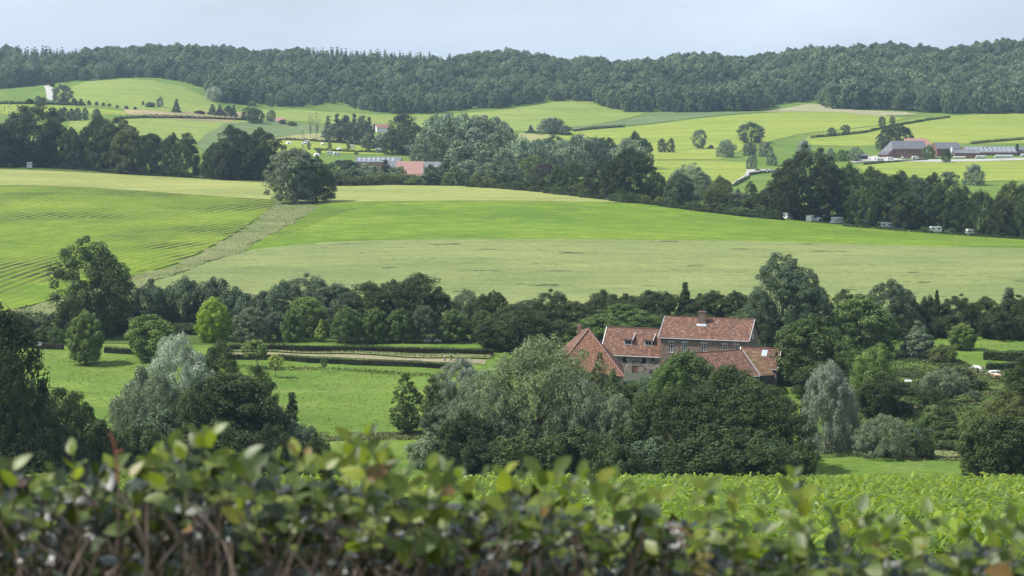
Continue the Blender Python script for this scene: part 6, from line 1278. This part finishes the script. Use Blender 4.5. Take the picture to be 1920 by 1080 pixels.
# a dry reddish stalk at the left
q = MB(); D = 3.1
for a, b in (((222, 905), (216, 835)), ((216, 835), (206, 810)), ((217, 850), (230, 842))):
    pa = P(a[0], a[1], D)-Vector(HB.tolist()); pb = P(b[0], b[1], D)-Vector(HB.tolist()); q.tube([pa, pb], [0.0028, 0.0018], 5)
q.build('dry_stalk', plain('dry_red_stalk', (0.20, 0.07, 0.04), 0.7), HR)
# ------------------------------------------------------------------ camera, sun, sky, air
cam = bpy.data.cameras.new('camera'); co_ = bpy.data.objects.new('camera', cam); C.objects.link(co_)
cam.sensor_width = 36; cam.lens = 36*F/1920; cam.clip_end = 12000; cam.clip_start = 0.1
cam.shift_y = -(540-YH)/1920
co_.location = (0, 0, 0); co_.rotation_euler = (math.pi/2, 0, 0)
cam.dof.use_dof = True; cam.dof.focus_distance = 420; cam.dof.aperture_fstop = 8.2; cam.dof.aperture_blades = 9
SC.camera = co_
SUN_EL = math.radians(52); sd = Vector((-0.93, -0.10, 0)).normalized()*math.cos(SUN_EL); sd.z = math.sin(SUN_EL)
sl_ = bpy.data.lights.new('sun', 'SUN'); sl_.energy = 5.0; sl_.angle = math.radians(0.6); sl_.color = (1.0, 0.965, 0.90)
so = bpy.data.objects.new('sun', sl_); C.objects.link(so); so.rotation_euler = sd.to_track_quat('Z', 'Y').to_euler(); so.location = (0, 0, 300)
w = bpy.data.worlds.new('World'); SC.world = w; w.use_nodes = True; nt = w.node_tree; nt.nodes.clear()
out = nt.nodes.new('ShaderNodeOutputWorld'); bg = nt.nodes.new('ShaderNodeBackground'); bg.inputs['Strength'].default_value = 0.074
sky = nt.nodes.new('ShaderNodeTexSky'); sky.sky_type = 'NISHITA'; sky.sun_disc = False; sky.sun_elevation = SUN_EL; sky.sun_rotation = math.atan2(sd.x, sd.y)
sky.altitude = 100; sky.air_density = 1.0; sky.dust_density = 2.5; sky.ozone_density = 1.5
# thin high cloud over the whole sky, patchy, laid out by direction
tc = nt.nodes.new('ShaderNodeTexCoord'); mp = N(nt, 'ShaderNodeMapping', {'Vector': tc.outputs['Generated'], 'Scale': (1.2, 1.2, 3.5)})
cf = noise(nt, mp.outputs[0], 2.2, 5, 0.55)
cl = ramp(nt, cf, [(0.30, (0.55,)*3), (0.75, (0.95,)*3)])
colr = ramp(nt, cf, [(0.30, (8.2, 9.7, 11.6)), (0.75, (9.7, 11.0, 12.5))])
mixed = mixc(nt, cl, sky.outputs[0], colr)
nt.links.new(mixed, bg.inputs[0]); nt.links.new(bg.outputs[0], out.inputs[0])
USE_HAZE = True
if USE_HAZE:
    hz = MB(); hz.box((-2600, -80, -72), (2600, 4650, 75)); m, nt, o_ = newmat('air')
    pv = N(nt, 'ShaderNodeVolumePrincipled', {'Color': (0.58, 0.78, 1.0, 1), 'Density': 0.000072, 'Anisotropy': 0.35}); nt.links.new(pv.outputs[0], o_.inputs['Volume'])
    hb = hz.build('haze', m); tag(hb, 'thin blue summer haze filling the valley', 'haze', kind='stuff')
SC.view_settings.view_transform = 'Standard'; SC.view_settings.look = 'None'; SC.view_settings.exposure = 0.46; SC.view_settings.gamma = 1
SC.cycles.use_denoising = True; SC.cycles.max_bounces = 6; SC.cycles.diffuse_bounces = 3; SC.cycles.transmission_bounces = 3; SC.cycles.volume_bounces = 0
SC.cycles.transparent_max_bounces = 4; SC.cycles.use_adaptive_sampling = True; SC.cycles.adaptive_threshold = 0.02
